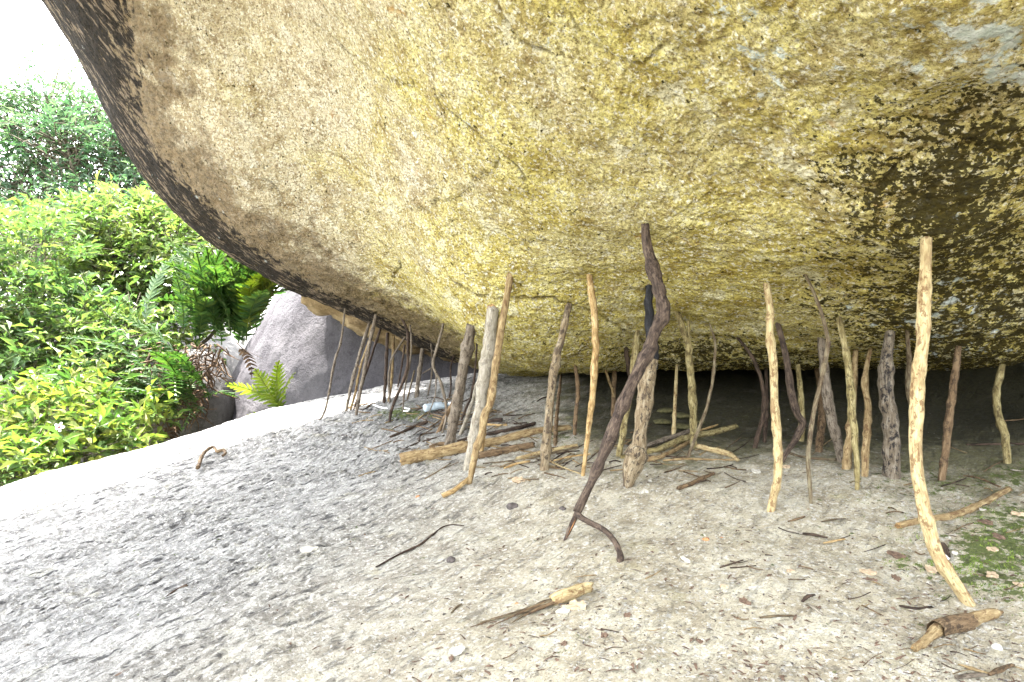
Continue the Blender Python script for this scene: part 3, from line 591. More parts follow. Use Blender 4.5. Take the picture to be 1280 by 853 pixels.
UP = [  # label, material, widths, corners from the top down, extras
 ('thin grey stick with a kinked foot, apart from the others toward the ferns','grey',(2.4,2.8,2.2),[(431,389),(426,428),(419,449),(413,481),(408,507),(402,522),(391,529)],{}),
 ('jointed dark grey stick just beside the tallest stick of the thin bundle','grey',(3.6,4,3.2),[(461,407),(450,442),(441,475),(435,502),(432,516)],{}),
 ('slim yellowish stick with a stub half way, inside the thin bundle','tan',(2.4,3,2.6),[(460,430),(450,461),(444,492),(437,514)],{'stub':(450,462,447,456)}),
 ('tallest straight stick of the thin bundle near the slab edge','grey',(4.6,4.4,3.6),[(469.5,396),(462,430),(455,465),(449,496),(444.7,521)],{}),
 ('dark stick showing behind the tallest stick of the thin bundle','dark',(3,3,2.4),[(474.5,415),(467,437),(459.6,460),(450,488),(441.7,512)],{}),
 ('straight dark stick standing between the thin bundle and the curved sticks','dark',(4,4,3.6),[(484.4,421),(482.5,460),(480,506)],{}),
 ('pale brown stick close beside a straight dark one','tan',(4,3.4,2.4),[(491.5,424),(491,450),(489,480),(485,505)],{}),
 ('thin stick bowed like a bracket under the black rim','grey',(2.2,2.6,2.2),[(506,422),(497,436),(490,448),(486,470),(486.5,488),(487.5,506)],{}),
 ('long dark stick curving down to the small moss patch','dark',(3.2,3.8,3.2),[(503.5,401),(509,414),(510,436),(509,460),(502,482),(494,500),(488.5,516),(487,530)],{}),
 ('thin twig close behind the curving dark stick','grey',(2,2.2,1.6),[(513,410),(514.5,430),(512,456),(507,480),(504.5,500),(503.5,518)],{}),
 ('short dark twig hanging forked beneath the rim','dark',(2.6,2.2,1.6),[(506,431),(503,452),(500,470),(497,484)],{'dtop':5.35,'dbase':5.3}),
 ('thin reddish brown twig in front of the sunlit slab','red',(1.8,2,2),[(518,463),(514,480),(508,502)],{'dtop':5.6}),
 ('short stout grey peg under the tan stone','grey',(5.4,5.2,5),[(528,439),(525,460),(522.5,480),(520,499)],{}),
 ('very thin wavering twig beside the forked stick','grey',(1.8,2,1.6),[(536,405),(538.5,425),(540,446),(539.5,470),(534,496)],{}),
 ('thin forked stick bent at its crotch above the plastic bottle','grey',(3.2,3.4,2.6),[(553.7,407),(547,433),(541.3,456),(550,476),(555,494),(557.6,510),(557,526),(550.7,545)],{'branch':[([(541.3,459),(535,463),(527.8,467)],1.8),([(543,466),(545,480),(543.7,496),(538,512),(531.8,528)],1.9)]}),
 ('slim kinked twig standing at the end of the sunlit band','dark',(2,2.2,1.8),[(567.6,446),(563.6,458),(563.6,484),(560.6,502)],{}),
 ('stout grey post leaning behind the big fallen log','grey',(13,12.6,12),[(588.5,411),(581,452),(573.5,491),(567,528),(559.5,565)],{'sides':14,'step':.01}),
 ('thick smooth pale post with a cut head','bleached',(15.5,14,11),[(616,391),(610,440),(603,487),(594,540),(583.5,588)],{'sides':14,'cap':'cut'}),
 ('long slender tan pole leaning on the thick pale post','tan',(8.4,9,9,6),[(637.3,349),(630,392),(622,440),(613.5,500),(606.5,518),(601,545),(595,565),(590,588),(586,606)],{'stub':(611,512,606,513)}),
 ('ochre stick almost hidden behind the thick pale post','yellow',(5,5.5,5),[(622,405),(614,455),(608,510),(601.5,567)],{}),
 ('grey stick leaning steeply between the two thick posts','bleached',(3.6,4.6,5),[(606,440),(602,458),(594,492),(586,516),(573,548)],{}),
 ('thin black stick crossing behind the leaning grey stick','dark',(2.4,2.8,2.4),[(596,431),(594,462),(589.4,493),(582,512),(574.4,529)],{}),
 ('split brown slat leaning behind the stout grey post','brown',(5,5.4,5),[(570,496),(560,516),(546,542)],{'dtop':4.35}),
 ('dark spotted post with flaking bark','spot',(8,9.6,11.5),[(710,387),(704,413),(698,438),(692,466),(688,500),(684,545),(680,589)],{'sides':12,'lump':.10}),
 ('dark thin stick right behind the spotted post','brown',(3,5,5),[(701,472),(698,500),(695,530),(694,563)],{}),
 ('short brown stick beyond the far end of the big log','brown',(4.2,5,4.6),[(719.5,459),(722.5,488),(720,515),(717.8,545)],{}),
 ('straight golden yellow pole with a pointed foot','yellow',(7.4,8.6,8,4.5),[(737,348),(741,376),(744,408),(744,440),(742,480),(736,535),(728,597)],{}),
 ('knobby pale stump with a lumpy foot, behind the twisted branch','spot',(13,20,15,14,22,21,11),[(816,448),(808,478),(805,510),(800,545),(795,568),(790,585),(784.5,609)],{'sides':18,'lump':.34,'dtop':3.02,'step':.008,'ridges':.08}),
 ('black charred stave standing behind the twisted branch','char',(8,10,12,10),[(811.5,361),(811,390),(815,430),(817,462)],{'dbase':3.16,'dtop':None,'ridges':.15,'sides':12}),
 ('slim stick leaning toward the knobby stump from behind','tan',(2.4,3.4,3.4),[(752.8,446),(758,466),(766,490),(770,514)],{}),
 ('upright brown stick in shade behind the twisted branch','brown',(5,5,4.5),[(768,468),(767,495),(765.5,521)],{}),
 ('short dark crooked stick behind the twisted branch','dark',(5.5,6,5),[(784,430),(783,444),(788,470),(786,500),(780,530)],{}),
 ('straight brown pole passing behind the twisted branch','mossy',(7,7.6,7.6),[(796,417),(791.5,463),(784,510),(773,571)],{}),
 ('thin straight pale rod in front of the dark crevice','pale',(3.6,4.2,4.6),[(846,458),(844,500),(841.8,546)],{}),
 ('yellow green mossy pole with a snapped side stub','mossy',(7.4,9,8.4),[(848.5,395),(854,412),(860,431),(862.5,456),(864,480),(866.5,515),(867,561)],{'branch':[([(860,428),(861,415),(860.5,401)],4)]}),
 ('thin pinkish stick bowed toward the fallen twigs','red',(2.4,3.6,4.4),[(888,408),(893,424),(894,440),(891,473),(884,508),(872,540),(857,576)],{}),
 ('dark stick hooked at its head, at the mouth of the crevice','dark',(3.4,5.5,6),[(925.5,427),(938,443),(949,466),(954.5,492),(954,522),(948,542),(942.5,561)],{}),
 ('thin dark stick standing close behind the hooked one','dark',(3.4,5,5),[(957.5,462),(958.5,495),(957.5,525),(955,553)],{}),
 ('tall pale stick with reddish blotches','pale',(8,9,10.4,9),[(958.5,358),(961.5,380),(963,413),(966,460),(969,510),(972,557),(973,590),(968,615),(962.5,640)],{'sides':12,'redspot':1}),
 ('slender speckled stick bent like an elbow','red',(3.4,5.4,5.4,4.6),[(1008.5,347),(1018,368),(1027,392),(1033,415),(1034.6,434),(1027,471),(1020,505),(1012.5,545),(1010,575),(1012,605),(1014,632)],{}),
 ('dark branch snapped over at its elbow','twist',(6,7.6,8,9,7,5),[(972.5,406),(979,430),(984,455),(989.5,492),(996,516),(1003,531),(995,548),(984,565),(975,579)],{'sides':10}),
 ('greenish brown stick behind the snapped dark branch','mossy',(6,7,7),[(998,463),(1001,495),(1002.6,525),(1001.5,553)],{}),
 ('stout grey post leaning back into the crevice','grey',(9,11,12,10),[(1027,428),(1031,470),(1039,522),(1047,552),(1054,579)],{'sides':12}),
 ('brown stick with a frayed head','brown',(5,8,9,9),[(1021,462),(1026,490),(1027,525),(1023,566)],{'fray':1}),
 ('forked yellow green pole with a dark scar','mossy',(7,8.6,9.6,7,5),[(1048.5,399),(1055,428),(1060,455),(1064,495),(1066.5,530),(1069,560),(1071.5,588),(1071.5,615)],{}),
 ('thick tan stick with a cut foot, behind the forked pole','tan',(6,8,10.5),[(1069.5,441),(1067,490),(1062,545),(1057.5,588)],{'sides':12}),
 ('wavy tan stick with a split foot','tan',(5,7.4,9,8),[(1087,441),(1081,474),(1084.7,508),(1084.5,532),(1082.6,555),(1080.5,597)],{'lump':.12,'fray':-1}),
 ('old charred root standing on end, black above and pale below','half',(11,13,15,18,17),[(1112,419),(1108,455),(1107.5,493),(1113,536),(1115,570),(1113,597)],{'sides':18,'lump':.28,'ridges':.16,'step':.008}),
 ('brown stick half hidden behind the thickest pale pole','red',(4.6,6,6),[(1134,416),(1136,450),(1135,487),(1142,521),(1149,574)],{}),
 ('thickest pale pole, knotty and bowed at its foot','pale',(12.5,14,14,14.5,15.5,14.5),[(1157.5,304),(1156.5,351),(1154.4,413),(1148,474),(1144.5,536),(1146,585),(1152,622),(1158.5,650),(1171,692),(1190,724),(1216,757)],{'sides':16,'lump':.08,'cap':'cut','redspot':1}),
 ('leaning mossy brown stick with a frayed foot','brown',(7,9,9,8),[(1197.5,438),(1192,480),(1187,516),(1181,570),(1176,602)],{'fray':-1,'patch':1}),
 ('crooked mossy stick standing alone deepest in the crevice','mossy',(6.5,8,9,8.6),[(1252.5,458),(1245.5,490),(1248,518),(1256,545),(1259.3,581)],{}),
]
def upright(spec):
    label, mat, wid, pix, ex = spec
    C, r = track(pix, wid, 'up', ex.get('dbase'), ex.get('dtop'), step=ex.get('step', .014))
    C = wiggle(C, r, .28); r = knots(r, max(3, len(r) // 8), .20)
    sides = ex.get('sides', 8)
    parts = [tube(C, r, sides, .12, lump=ex.get('lump', .07), ridges=ex.get('ridges', .03), jag=.35)]
    if ex.get('fray'):
        e = 0 if ex['fray'] > 0 else -1; dirv = (C[0] - C[3]) if e == 0 else (C[-1] - C[-4]); dirv /= np.linalg.norm(dirv)
        for k in range(5):
            a = C[e] + srng.normal(size=3) * r[e] * .45; b = a + dirv * srng.uniform(.02, .05) + srng.normal(size=3) * .007
            parts.append(tube(np.linspace(a, b, 4), np.linspace(r[e] * .3, r[e] * .06, 4), 5))
    foot = C[-1].copy()
    o = wood_obj('wedged_stick', parts, mat, None, foot)
    tag(o, label, 'stick', UPG)
    if 'cap' in ex:
        a = C[0] - (C[1] - C[0]) / np.linalg.norm(C[1] - C[0]) * .004 if mat != 'pale' else C[-1]
        c = C[0] if mat != 'pale' else C[-1]; n1 = (C[0] - C[1]) if mat != 'pale' else (C[-1] - C[-2]); n1 /= np.linalg.norm(n1); rr = r[0] if mat != 'pale' else r[-1]
        v = tube(np.array([c - n1 * .004, c + n1 * .003, c + n1 * .007]), [rr * 1.02, rr * .98, rr * .75], 12, .1)
        V, f, b = v; link('cut_end', make_mesh('cut_end', V - foot, f, [WOOD['cut']], False, dict(bark=b)), o)
    if 'stub' in ex:
        x0, y0, x1, y1 = ex['stub']; k = np.argmin(np.abs((640 + F * C[:, 0] / C[:, 1]) - x0) + np.abs(426.5 - F * (C[:, 2] - CZ) / C[:, 1] - y0)); d = C[k][1]
        V, f, b = tube(np.array([C[k], (C[k] + P(x1, y1, d - .01)) / 2, P(x1, y1, d - .02)]), [r[k] * .55, r[k] * .42, r[k] * .3], 6)
        link('side_stub', make_mesh('side_stub', V - foot, f, [WOOD[mat]], True, dict(bark=b)), o)
    for q, w in ex.get('branch', []):
        k = np.argmin(np.hypot(640 + F * C[:, 0] / C[:, 1] - q[0][0], 426.5 - F * (C[:, 2] - CZ) / C[:, 1] - q[0][1])); d = C[k][1]
        pp = np.array([C[k]] + [P(a, c, d - .015 * (i + 1)) for i, (a, c) in enumerate(q[1:])])
        if q[-1][1] > 520: pp[-1] = P(*q[-1], ground_at(*q[-1]))
        CC = catmull(pp, 14); V, f, b = tube(CC, np.linspace(w, w * .7, 14) * .5 * d / F, 6)
        link('side_branch', make_mesh('side_branch', V - foot, f, [WOOD[mat]], True, dict(bark=b)), o)
    return o
for sp_ in UP: upright(sp_)

# the big twisted branch: forked foot, torn tip
def twisted():
    pix = [(806.5,283),(808,300),(811,318),(817,336),(822,352),(826,372),(828,390),(823,408),(815,428),(808,446),(799,462),(790,480),(782,498),(772,522),(762,548),(753,572),(741,598),(731,620),(722,640)]
    wid = [9,10,11.5,14.5,12.5,12.5,14,13.5,13,13,13,12.5,14,12,15,11,10,9.5,9.5]
    dt = ceil_at(806.5, 283) or 2.7; db = ground_at(712, 668) - .02
    C, r = track(pix, wid, 'up', db, dt, step=.008)
    C[0] += np.array([0, 0, .012]); C = wiggle(C, r, .5); r = knots(r, 9, .28)
    root = C[-1].copy()
    o = wood_obj('twisted_branch', [tube(C, r, 18, .18, lump=.26, ridges=.10)], 'twist', None, root)
    tag(o, 'long dark twisted branch with a forked foot propped in front of the knobby stump', 'branch', UPG)
    d = root[1]
    g1 = P(704.5, 679, ground_at(704.5, 679)); T1 = catmull(np.array([C[-2], root, (root * .45 + g1 * .55), g1]), 18)
    V, f, b = tube(T1, np.interp(np.linspace(0, 1, 18), [0, .35, .7, 1], np.array([9, 8, 6, 2.4]) * .5 * d / F), 9, .14, lump=.12)
    link('foot_prong', make_mesh('foot_prong', V - root, f, [WOOD['twist']], True, dict(bark=b)), o)
    s0, s1 = T1[8] + np.array([.003, -.009, .0]), T1[15] + np.array([.001, -.004, 0])
    V, f, b = tube(np.linspace(s0, s1, 6), np.array([.3, .8, 1, .8, .5, .2]) * .006, 6, flat=.4)
    h = link('torn_heartwood', make_mesh('torn_heartwood', V - root, f, [WOOD['orange']], True, dict(bark=b)), o); tag(h, 'orange torn wood on the prong')
    pr = [(721, 642), (729, 649), (741, 655), (754, 662), (764, 671), (771, 682), (775, 694), (775.5, 707)]
    gz = ground_at(775.5, 707); dd = np.linspace(d, gz, len(pr)) - np.sin(np.linspace(0, np.pi, len(pr))) * .03
    C2 = catmull(np.array([P(a, c, k) for (a, c), k in zip(pr, dd)]), 30)
    V, f, b = tube(C2, np.interp(np.linspace(0, 1, 30), [0, .3, .8, .93, 1], np.array([7.6, 7, 6.4, 8.4, 4.5]) * .5 * d / F), 10, .14, lump=.12)
    link('curved_prong', make_mesh('curved_prong', V - root, f, [WOOD['twist']], True, dict(bark=b)), o)
    for (a, e), rr in (((760, 552), .022), ((827, 388), .016), ((717.5, 643), .0)):
        if rr: 
            k = np.argmin(np.hypot(640 + F * C[:, 0] / C[:, 1] - a, 426.5 - F * (C[:, 2] - CZ) / C[:, 1] - e))
            c = C[k] + np.array([r[k] * .45, -r[k] * .5, 0]); ax = np.array([.7, -.7, .1]) * rr * .5
            V, f, b = tube(np.array([c - ax, c, c + ax * .6, c + ax]), np.array([1, 1, .8, .45]) * rr * .8, 10, .2)
            link('knot', make_mesh('knot', V - root, f, [WOOD['twist']], True, dict(bark=b)), o)
twisted()

# ------------------------------------------------------------------ wood lying on the slab
LOGG = 'branches lying on the slab'
LIE = [ # name, label, material, widths, corners, mode, lift
 ('fallen_log','longest fallen log, with a cut end, lying across the feet of the posts','tan',(17,15,11,8),[(504,582),(540,575.5),(581,569),(625,560),(668,551),(714,538)],'log',0,{'sides':16,'cap':1}),
 ('fallen_log','shorter brown log tucked along the near side of the longest log','brown',(11,11,8),[(600,574),(632,567.5),(668,560)],'log',0,{'sides':12,'cap':1}),
 ('fallen_branch','thin black branch lying behind the longest log','dark',(4,5.5,5),[(572,556),(600,549),(640,540),(668,532.5)],'lie',0,{}),
 ('fallen_branch','dark stub lying behind the slender tan pole','dark',(4,5,5.5),[(609,530),(620,529),(628,528)],'lie',0,{}),
 ('fallen_branch','orange brown splinter lying behind the dark stub','yellow',(3,3.4,2),[(607,534),(620,534),(634,534)],'lie',0,{}),
 ('fallen_branch','black stick lying near the plastic bottle','dark',(3,5,4),[(488,549),(505,542),(520,535),(534,531)],'lie',0,{}),
 ('twig','dark twig lying crooked in front of the plastic bottle','dark',(2,2.6,2.4),[(504,565),(520,557),(535,553),(556,547)],'lie',0,{'branch':[(524,556),(527,547),(543,543)]}),
 ('fallen_branch','brown stub poking from behind the stout grey post','brown',(4,5,5),[(537,562),(548,560),(558,559)],'lie',0,{}),
 ('twig','reddish twig lying in front of the shorter brown log','red',(2,3.4,3.6),[(604,581),(634,579),(667,574),(695,568),(722,562)],'lie',0,{}),
 ('fallen_branch','pale barkless branch lying behind the reddish twig','pale',(5,6,5),[(646,576),(672,570),(700,564),(722,559)],'lie',0,{}),
 ('twig','yellow twig lying at the foot of the spotted post','yellow',(3,3.6,3),[(630,587),(645,583),(662,579)],'lie',0,{}),
 ('wood_strip','flat pale strip of wood between the spotted post and the golden pole','pale',(5,5,3.5),[(688,580),(705,587),(729,596)],'lie',0,{'flat':.4}),
 ('twig','ochre twig lying behind the golden pole','yellow',(2.4,2.8,2.4),[(692,578),(715,573),(738,570)],'lie',0,{}),
 ('fallen_branch','long yellow green branch lying behind the knobby stump','mossy',(4,6.5,9,8,6),[(776,575),(800,570),(824,564),(860,551),(890,544),(921,536)],'lie',0,{'sides':10}),
 ('fallen_branch','grey branch lying on top of the long yellow green one','grey',(4,6.5,6),[(800,566),(832,555.5),(866,544)],'lie',.015,{}),
 ('wood_strip','orange splinter resting behind the mossy pole','yellow',(4,5,3),[(874,543),(885,540),(897,536)],'lie',.012,{'flat':.5}),
 ('fallen_branch','knotty brown branch curving before the yellow green one','tan',(7,6,5),[(802,578),(818,576),(832,571),(846,563),(861,556)],'lie',0,{'lump':.12}),
 ('twig','thin tan rod lying beneath the pale bent branch','tan',(3,3,3),[(829,578),(860,577),(890,576.5),(921,578)],'lie',0,{}),
 ('fallen_branch','pale bent branch with a broken elbow','pale',(6,7,8,7,5),[(867,559.5),(884,565),(905,570),(914,573),(922,579.5)],'lie',.004,{}),
 ('bark_piece','dark rough piece of bark lying in front of the fallen twigs','brown',(6,6,4),[(848,613.5),(865,607),(880,600),(892,595)],'lie',0,{'lump':.2}),
 ('fallen_branch','brown branch lying behind the bowed foot of the thickest pole','tan',(8,9,9,7),[(1123,660),(1150,655),(1190,647),(1215,637),(1234,629),(1261,614)],'lie',0,{'sides':12,'cap':1,'lump':.1}),
 ('twig','fine curved twig running to the end of the brown branch','brown',(1.4,2.6,2.6),[(1204,596),(1222,599.5),(1238,605.5),(1250,612)],'lie',0,{}),
 ('twig','long slim twig lying alone on the open slab','dark',(2.2,3.2,2,1.4),[(470,712),(498,697),(525,684),(541,672),(553,662.5),(566,660),(580,659)],'lie',0,{}),
 ('twig','curled brown twig lying near the sunlit edge of the slab','brown',(5,4,3.4,4,3),[(247.5,593),(252,581),(258,573),(266,568),(271,572.5),(279,571.5),(282,575),(278,579)],'lie',.03,{}),
 ('twig','thin reddish stick lying behind the elbow bent stick','red',(3.4,3.6,4),[(984,568),(1000,573.5),(1022,577),(1050,577)],'lie',0,{}),
 ('fallen_branch','dark rod lying beneath the deepest mossy stick','dark',(2.6,3,3),[(1208,558),(1240,557),(1290,557)],'lie',0,{}),
 ('twig','short twig lying flat in the open sand','dark',(1.6,2.4,1.6),[(900,710),(915,706.5),(929,703.5)],'lie',0,{}),
 ('twig','short brown twig in front of the tall blotched stick','brown',(2,3,2),[(985,655),(996,652),(1006,649)],'lie',0,{}),
 ('twig','tapering twig on the flaky side of the slab','dark',(1.2,2,4),[(190,758),(205,751),(218,744),(234,738)],'lie',0,{}),
 ('wood_strip','pale splinter leading into a dark bark chip','bleached',(2.6,3.2,3),[(981,666),(992,668),(1003,669.5)],'lie',0,{'flat':.5}),
 ('bark_piece','dark bark chip between a pale and a yellow splinter','dark',(5,6,4),[(1004,670),(1018,672),(1034,675.5)],'lie',0,{'flat':.5}),
 ('wood_strip','yellowish splinter beyond the dark bark chip','yellow',(3,5,3),[(1030,682),(1043,680),(1056,677)],'lie',0,{'flat':.5}),
 ('bark_piece','flat reddish strip of bark below the elbow bent stick','red',(3,5,2),[(1027,655),(1042,652.5),(1057,650)],'lie',0,{'flat':.35}),
 ('bark_piece','dark crooked bark flake above the stubby sleeved branch','dark',(4,5,4.6),[(1125,760),(1145,763),(1165,761)],'lie',0,{'flat':.5}),
 ('wood_strip','pale chip just above the stubby sleeved branch','bleached',(3,5,4),[(1158,775),(1172,777.5),(1187,780)],'lie',0,{'flat':.5}),
 ('bark_piece','small dark chip standing over a two toned splinter','dark',(4,6,4),[(1003,757),(1010,753),(1018,749)],'lie',.005,{'flat':.6}),
 ('wood_strip','two toned splinter beneath the small dark chip','bleached',(3,5,3),[(1010,758),(1019,765),(1029,772)],'lie',0,{'flat':.5}),
 ('wood_strip','split brown and white splinter lying level on the sand','red',(4,5,3),[(950,775),(971,773),(992,772)],'lie',0,{'flat':.5}),
 ('wood_strip','broad pale splinter among scraps at the corner of the slab','tan',(4,8,5),[(1198,834),(1218,841),(1240,846)],'lie',0,{'flat':.4}),
 ('bark_piece','dark ragged scrap beside the broad pale splinter','brown',(5,9,4),[(1236,848),(1250,843),(1266,836)],'lie',.004,{'flat':.5}),
 ('bark_piece','greyish rolled scrap of bark under the broad pale splinter','grey',(6,8,6),[(1196,852),(1215,851),(1232,848)],'lie',.004,{'flat':.6}),
 ('wood_strip','thin bleached sliver lying on the moss edge','bleached',(2,4,2),[(1263,589),(1270,591),(1279,590)],'lie',0,{'flat':.5}),
 ('bark_piece','dark scrap tucked behind the foot of the thickest pole','dark',(6,7,4),[(1178,682),(1182,690),(1186,699)],'lie',0,{'flat':.6}),
 ('twig','short reddish stick standing crooked on the slab edge','red',(2,3,2),[(564,768),(571,762),(577,758)],'lie',0,{}),
]
def lying(spec):
    name, label, mat, wid, pix, mode, lift, ex = spec
    C, r = track(pix, wid, mode, lift=lift, step=.010)
    C = wiggle(C, r, .35); r = knots(r, 2, .15)
    if mode == 'lie': C[:, 2] += .0
    parts = [tube(C, r, ex.get('sides', 7), .14, lump=ex.get('lump', .08), ridges=.03, flat=ex.get('flat'), jag=.6)]
    c0 = C.mean(0)
    if 'branch' in ex: 
        CC, rr = track(ex['branch'], (2.4, 1.6), 'lie', lift=.004); parts.append(tube(CC, rr, 6))
    o = wood_obj(name, parts, mat, None, c0, None)
    tag(o, label, {'fallen_log': 'log', 'fallen_branch': 'branch', 'twig': 'twig', 'wood_strip': 'splinter', 'bark_piece': 'bark'}[name], LOGG if name in ('fallen_log', 'fallen_branch') else 'wood scraps on the slab')
    if ex.get('cap'):
        n1 = C[0] - C[1]; n1 /= np.linalg.norm(n1); V, f, b = tube(np.array([C[0] - n1 * .004, C[0] + n1 * .004, C[0] + n1 * .009]), [r[0] * 1.03, r[0] * .98, r[0] * .7], 12, .12)
        link('cut_end', make_mesh('cut_end', V - c0, f, [WOOD['cut']], False, dict(bark=b)), o)
for sp_ in LIE: lying(sp_)

# bent foot of the slender tan pole: a snapped piece lying away from it
C_, r_ = track([(586.5, 601), (578, 609), (566, 617), (553, 623)], (6, 7, 6.5), 'lie'); o_ = wood_obj('fallen_branch', [tube(C_, r_, 9, .12)], 'yellow', None, C_.mean(0))
tag(o_, 'snapped yellow foot lying under the slender tan pole', 'branch', LOGG)

def sleeved():
    C, r = track([(1143.5,819),(1152,812),(1160,806),(1174,796),(1192,789),(1210,783.5),(1224,778),(1240,774),(1253,770.5)], (8,9,10,13,14,14,13,11,3), 'lie', lift=.006)
    c0 = C.mean(0); r = knots(r, 4, .2)
    o = wood_obj('stubby_branch', [tube(C, r, 14, .2, lump=.25, ridges=.12)], 'tan', None, c0)
    tag(o, 'stubby broken branch still wrapped in a sleeve of brown bark', 'branch', 'branches lying on the slab')
    n = len(C); a, b_ = int(n * .36), int(n * .68); q = C[a:b_]
    V, f, b = tube(q, np.full(len(q), 21 * .5 * C[a][1] / F), 16, .08, lump=.08, ridges=.03, jag=.5)
    link('bark_sleeve', make_mesh('bark_sleeve', V - c0, [f[0]] , [WOOD['brown']], True, dict(bark=b)), o)
    for k in (.08, .02):
        s = int(n * k); d = C[s] + np.array([-.012, -.004, .002]); V, f, b = tube(np.linspace(C[s + 4], d, 6), np.linspace(r[s] * .55, r[s] * .12, 6), 6)
        link('split_end', make_mesh('split_end', V - c0, f, [WOOD['cut']], True, dict(bark=b)), o)
sleeved()
def torn():
    C, r = track([(690,756),(700,753),(715,748),(728,742),(740,738.5)], (13,17,16,15,12), 'lie', lift=.003)
    c0 = C.mean(0)
    o = wood_obj('torn_branch', [tube(C, r, 14, .1, lump=.08, ridges=.04)], 'pale', None, c0)
    tag(o, 'torn pale branch with long brown fibres trailing from its end', 'branch', 'branches lying on the slab')
    for k, (x, y, w) in enumerate([(588,789,3.4),(600,785,3),(618,788,3),(640,783,4),(655,777,5),(630,778,3.4),(612,779,3),(660,768,4)]):
        CC, rr = track([(697 - 3 * (k % 3), 755 - (k % 4) * 1.2 + 3), ((x + 697) / 2 + srng.uniform(-6, 6), (y + 755) / 2 + srng.uniform(-3, 3)), (x, y)], (5, w, 1.2), 'lie', lift=.004 + .003 * (k % 3))
        V, f, b = tube(CC, rr, 6, .2, lump=.2); link('wood_fibre', make_mesh('wood_fibre', V - c0, f, [WOOD['red' if k % 2 else 'brown']], True, dict(bark=b)), o)
torn()

# ------------------------------------------------------------------ flakes, pebbles, bottle, cord, litter
def flat_mat(name, c0, c1, rough=.85):
    M = MT(name); co = M.coord(); return M.done(M.mix(M.rng(M.noise(co, 60, 4, .65), .35, .65), c0, c1), rough, M.bump(M.noise(co, 120, 3, .7), .5, .003))
FL = dict(white=flat_mat('white_flake', (.26, .24, .20), (.46, .44, .38)), brownleaf=flat_mat('dry_brown_leaf', (.05, .032, .022), (.15, .10, .07)),
          tanleaf=flat_mat('dry_tan_leaf', (.22, .16, .10), (.40, .32, .22)), darkstone=flat_mat('dark_pebble', (.03, .026, .024), (.10, .085, .08)), greystone=flat_mat('pale_pebble', (.40, .38, .33), (.62, .60, .54)), rust=flat_mat('rusty_pebble', (.22, .10, .04), (.36, .19, .09)))
def flake(px, py, w, h, mat, label, cat, name, grp=None, thick=.25, rot=0, curl_=.3):
    d = ground_at(px, py); c = P(px, py, d); c[2] = ground_z(c[0], c[1]) ; s = w * .36 * d / F
    k = 14; a = np.linspace(0, 2 * np.pi, k, endpoint=False); rad = 1 + .28 * srng.normal(size=k) * .8
    depth = min(2.2, h / w * 2.6)
    x = np.cos(a) * rad * s; y = np.sin(a) * rad * s * depth; cr, sr = math.cos(rot), math.sin(rot)
    xr, yr = x * cr - y * sr, x * sr + y * cr
    sl = (ground_z(c[0] + .02, c[1]) - ground_z(c[0] - .02, c[1])) / .04, (ground_z(c[0], c[1] + .02) - ground_z(c[0], c[1] - .02)) / .04
    z = xr * sl[0] + yr * sl[1] + .006 + curl_ * s * srng.uniform(0, 1, k)
    top = np.stack([xr, yr, z + thick * s * .6], 1); bot = np.stack([xr * .95, yr * .95, z - .004], 1)
    V = np.vstack([top, bot, [[0, 0, .008 + thick * s * .8]], [[0, 0, 0]]])
    f4 = np.array([(i + k, (i + 1) % k + k, (i + 1) % k, i) for i in range(k)]); f3 = np.array([(2 * k, i, (i + 1) % k) for i in range(k)] + [(2 * k + 1, (i + 1) % k + k, i + k) for i in range(k)])
    o = link(name, make_mesh(name, V, [f4, f3], [FL[mat]], False), None, c); tag(o, label, cat, grp)
def pebble(px, py, w, mat, label, grp='pebbles and clods on the slab', sq=.7, name='pebble', cat='pebble'):
    d = ground_at(px, py); c = P(px, py, d); s = w * .5 * d / F; c[2] = ground_z(c[0], c[1]) + s * .3
    u = np.linspace(0, 2 * np.pi, 12, endpoint=False); v = np.linspace(-1.57, 1.57, 8); U, Vv = np.meshgrid(u, v, indexing='ij')
    D = np.stack([np.cos(Vv) * np.cos(U), np.cos(Vv) * np.sin(U), sq * np.sin(Vv)], -1).reshape(-1, 3)
    V = D * s * (1 + .55 * fbm(D + srng.uniform(0, 50), 1.3, 3))[:, None]
    o = link(name, make_mesh(name, V, [grid_faces(12, 8, True)], [FL[mat]], True), None, c); tag(o, label, cat, grp)
FG = 'flakes and dry leaves on the slab'
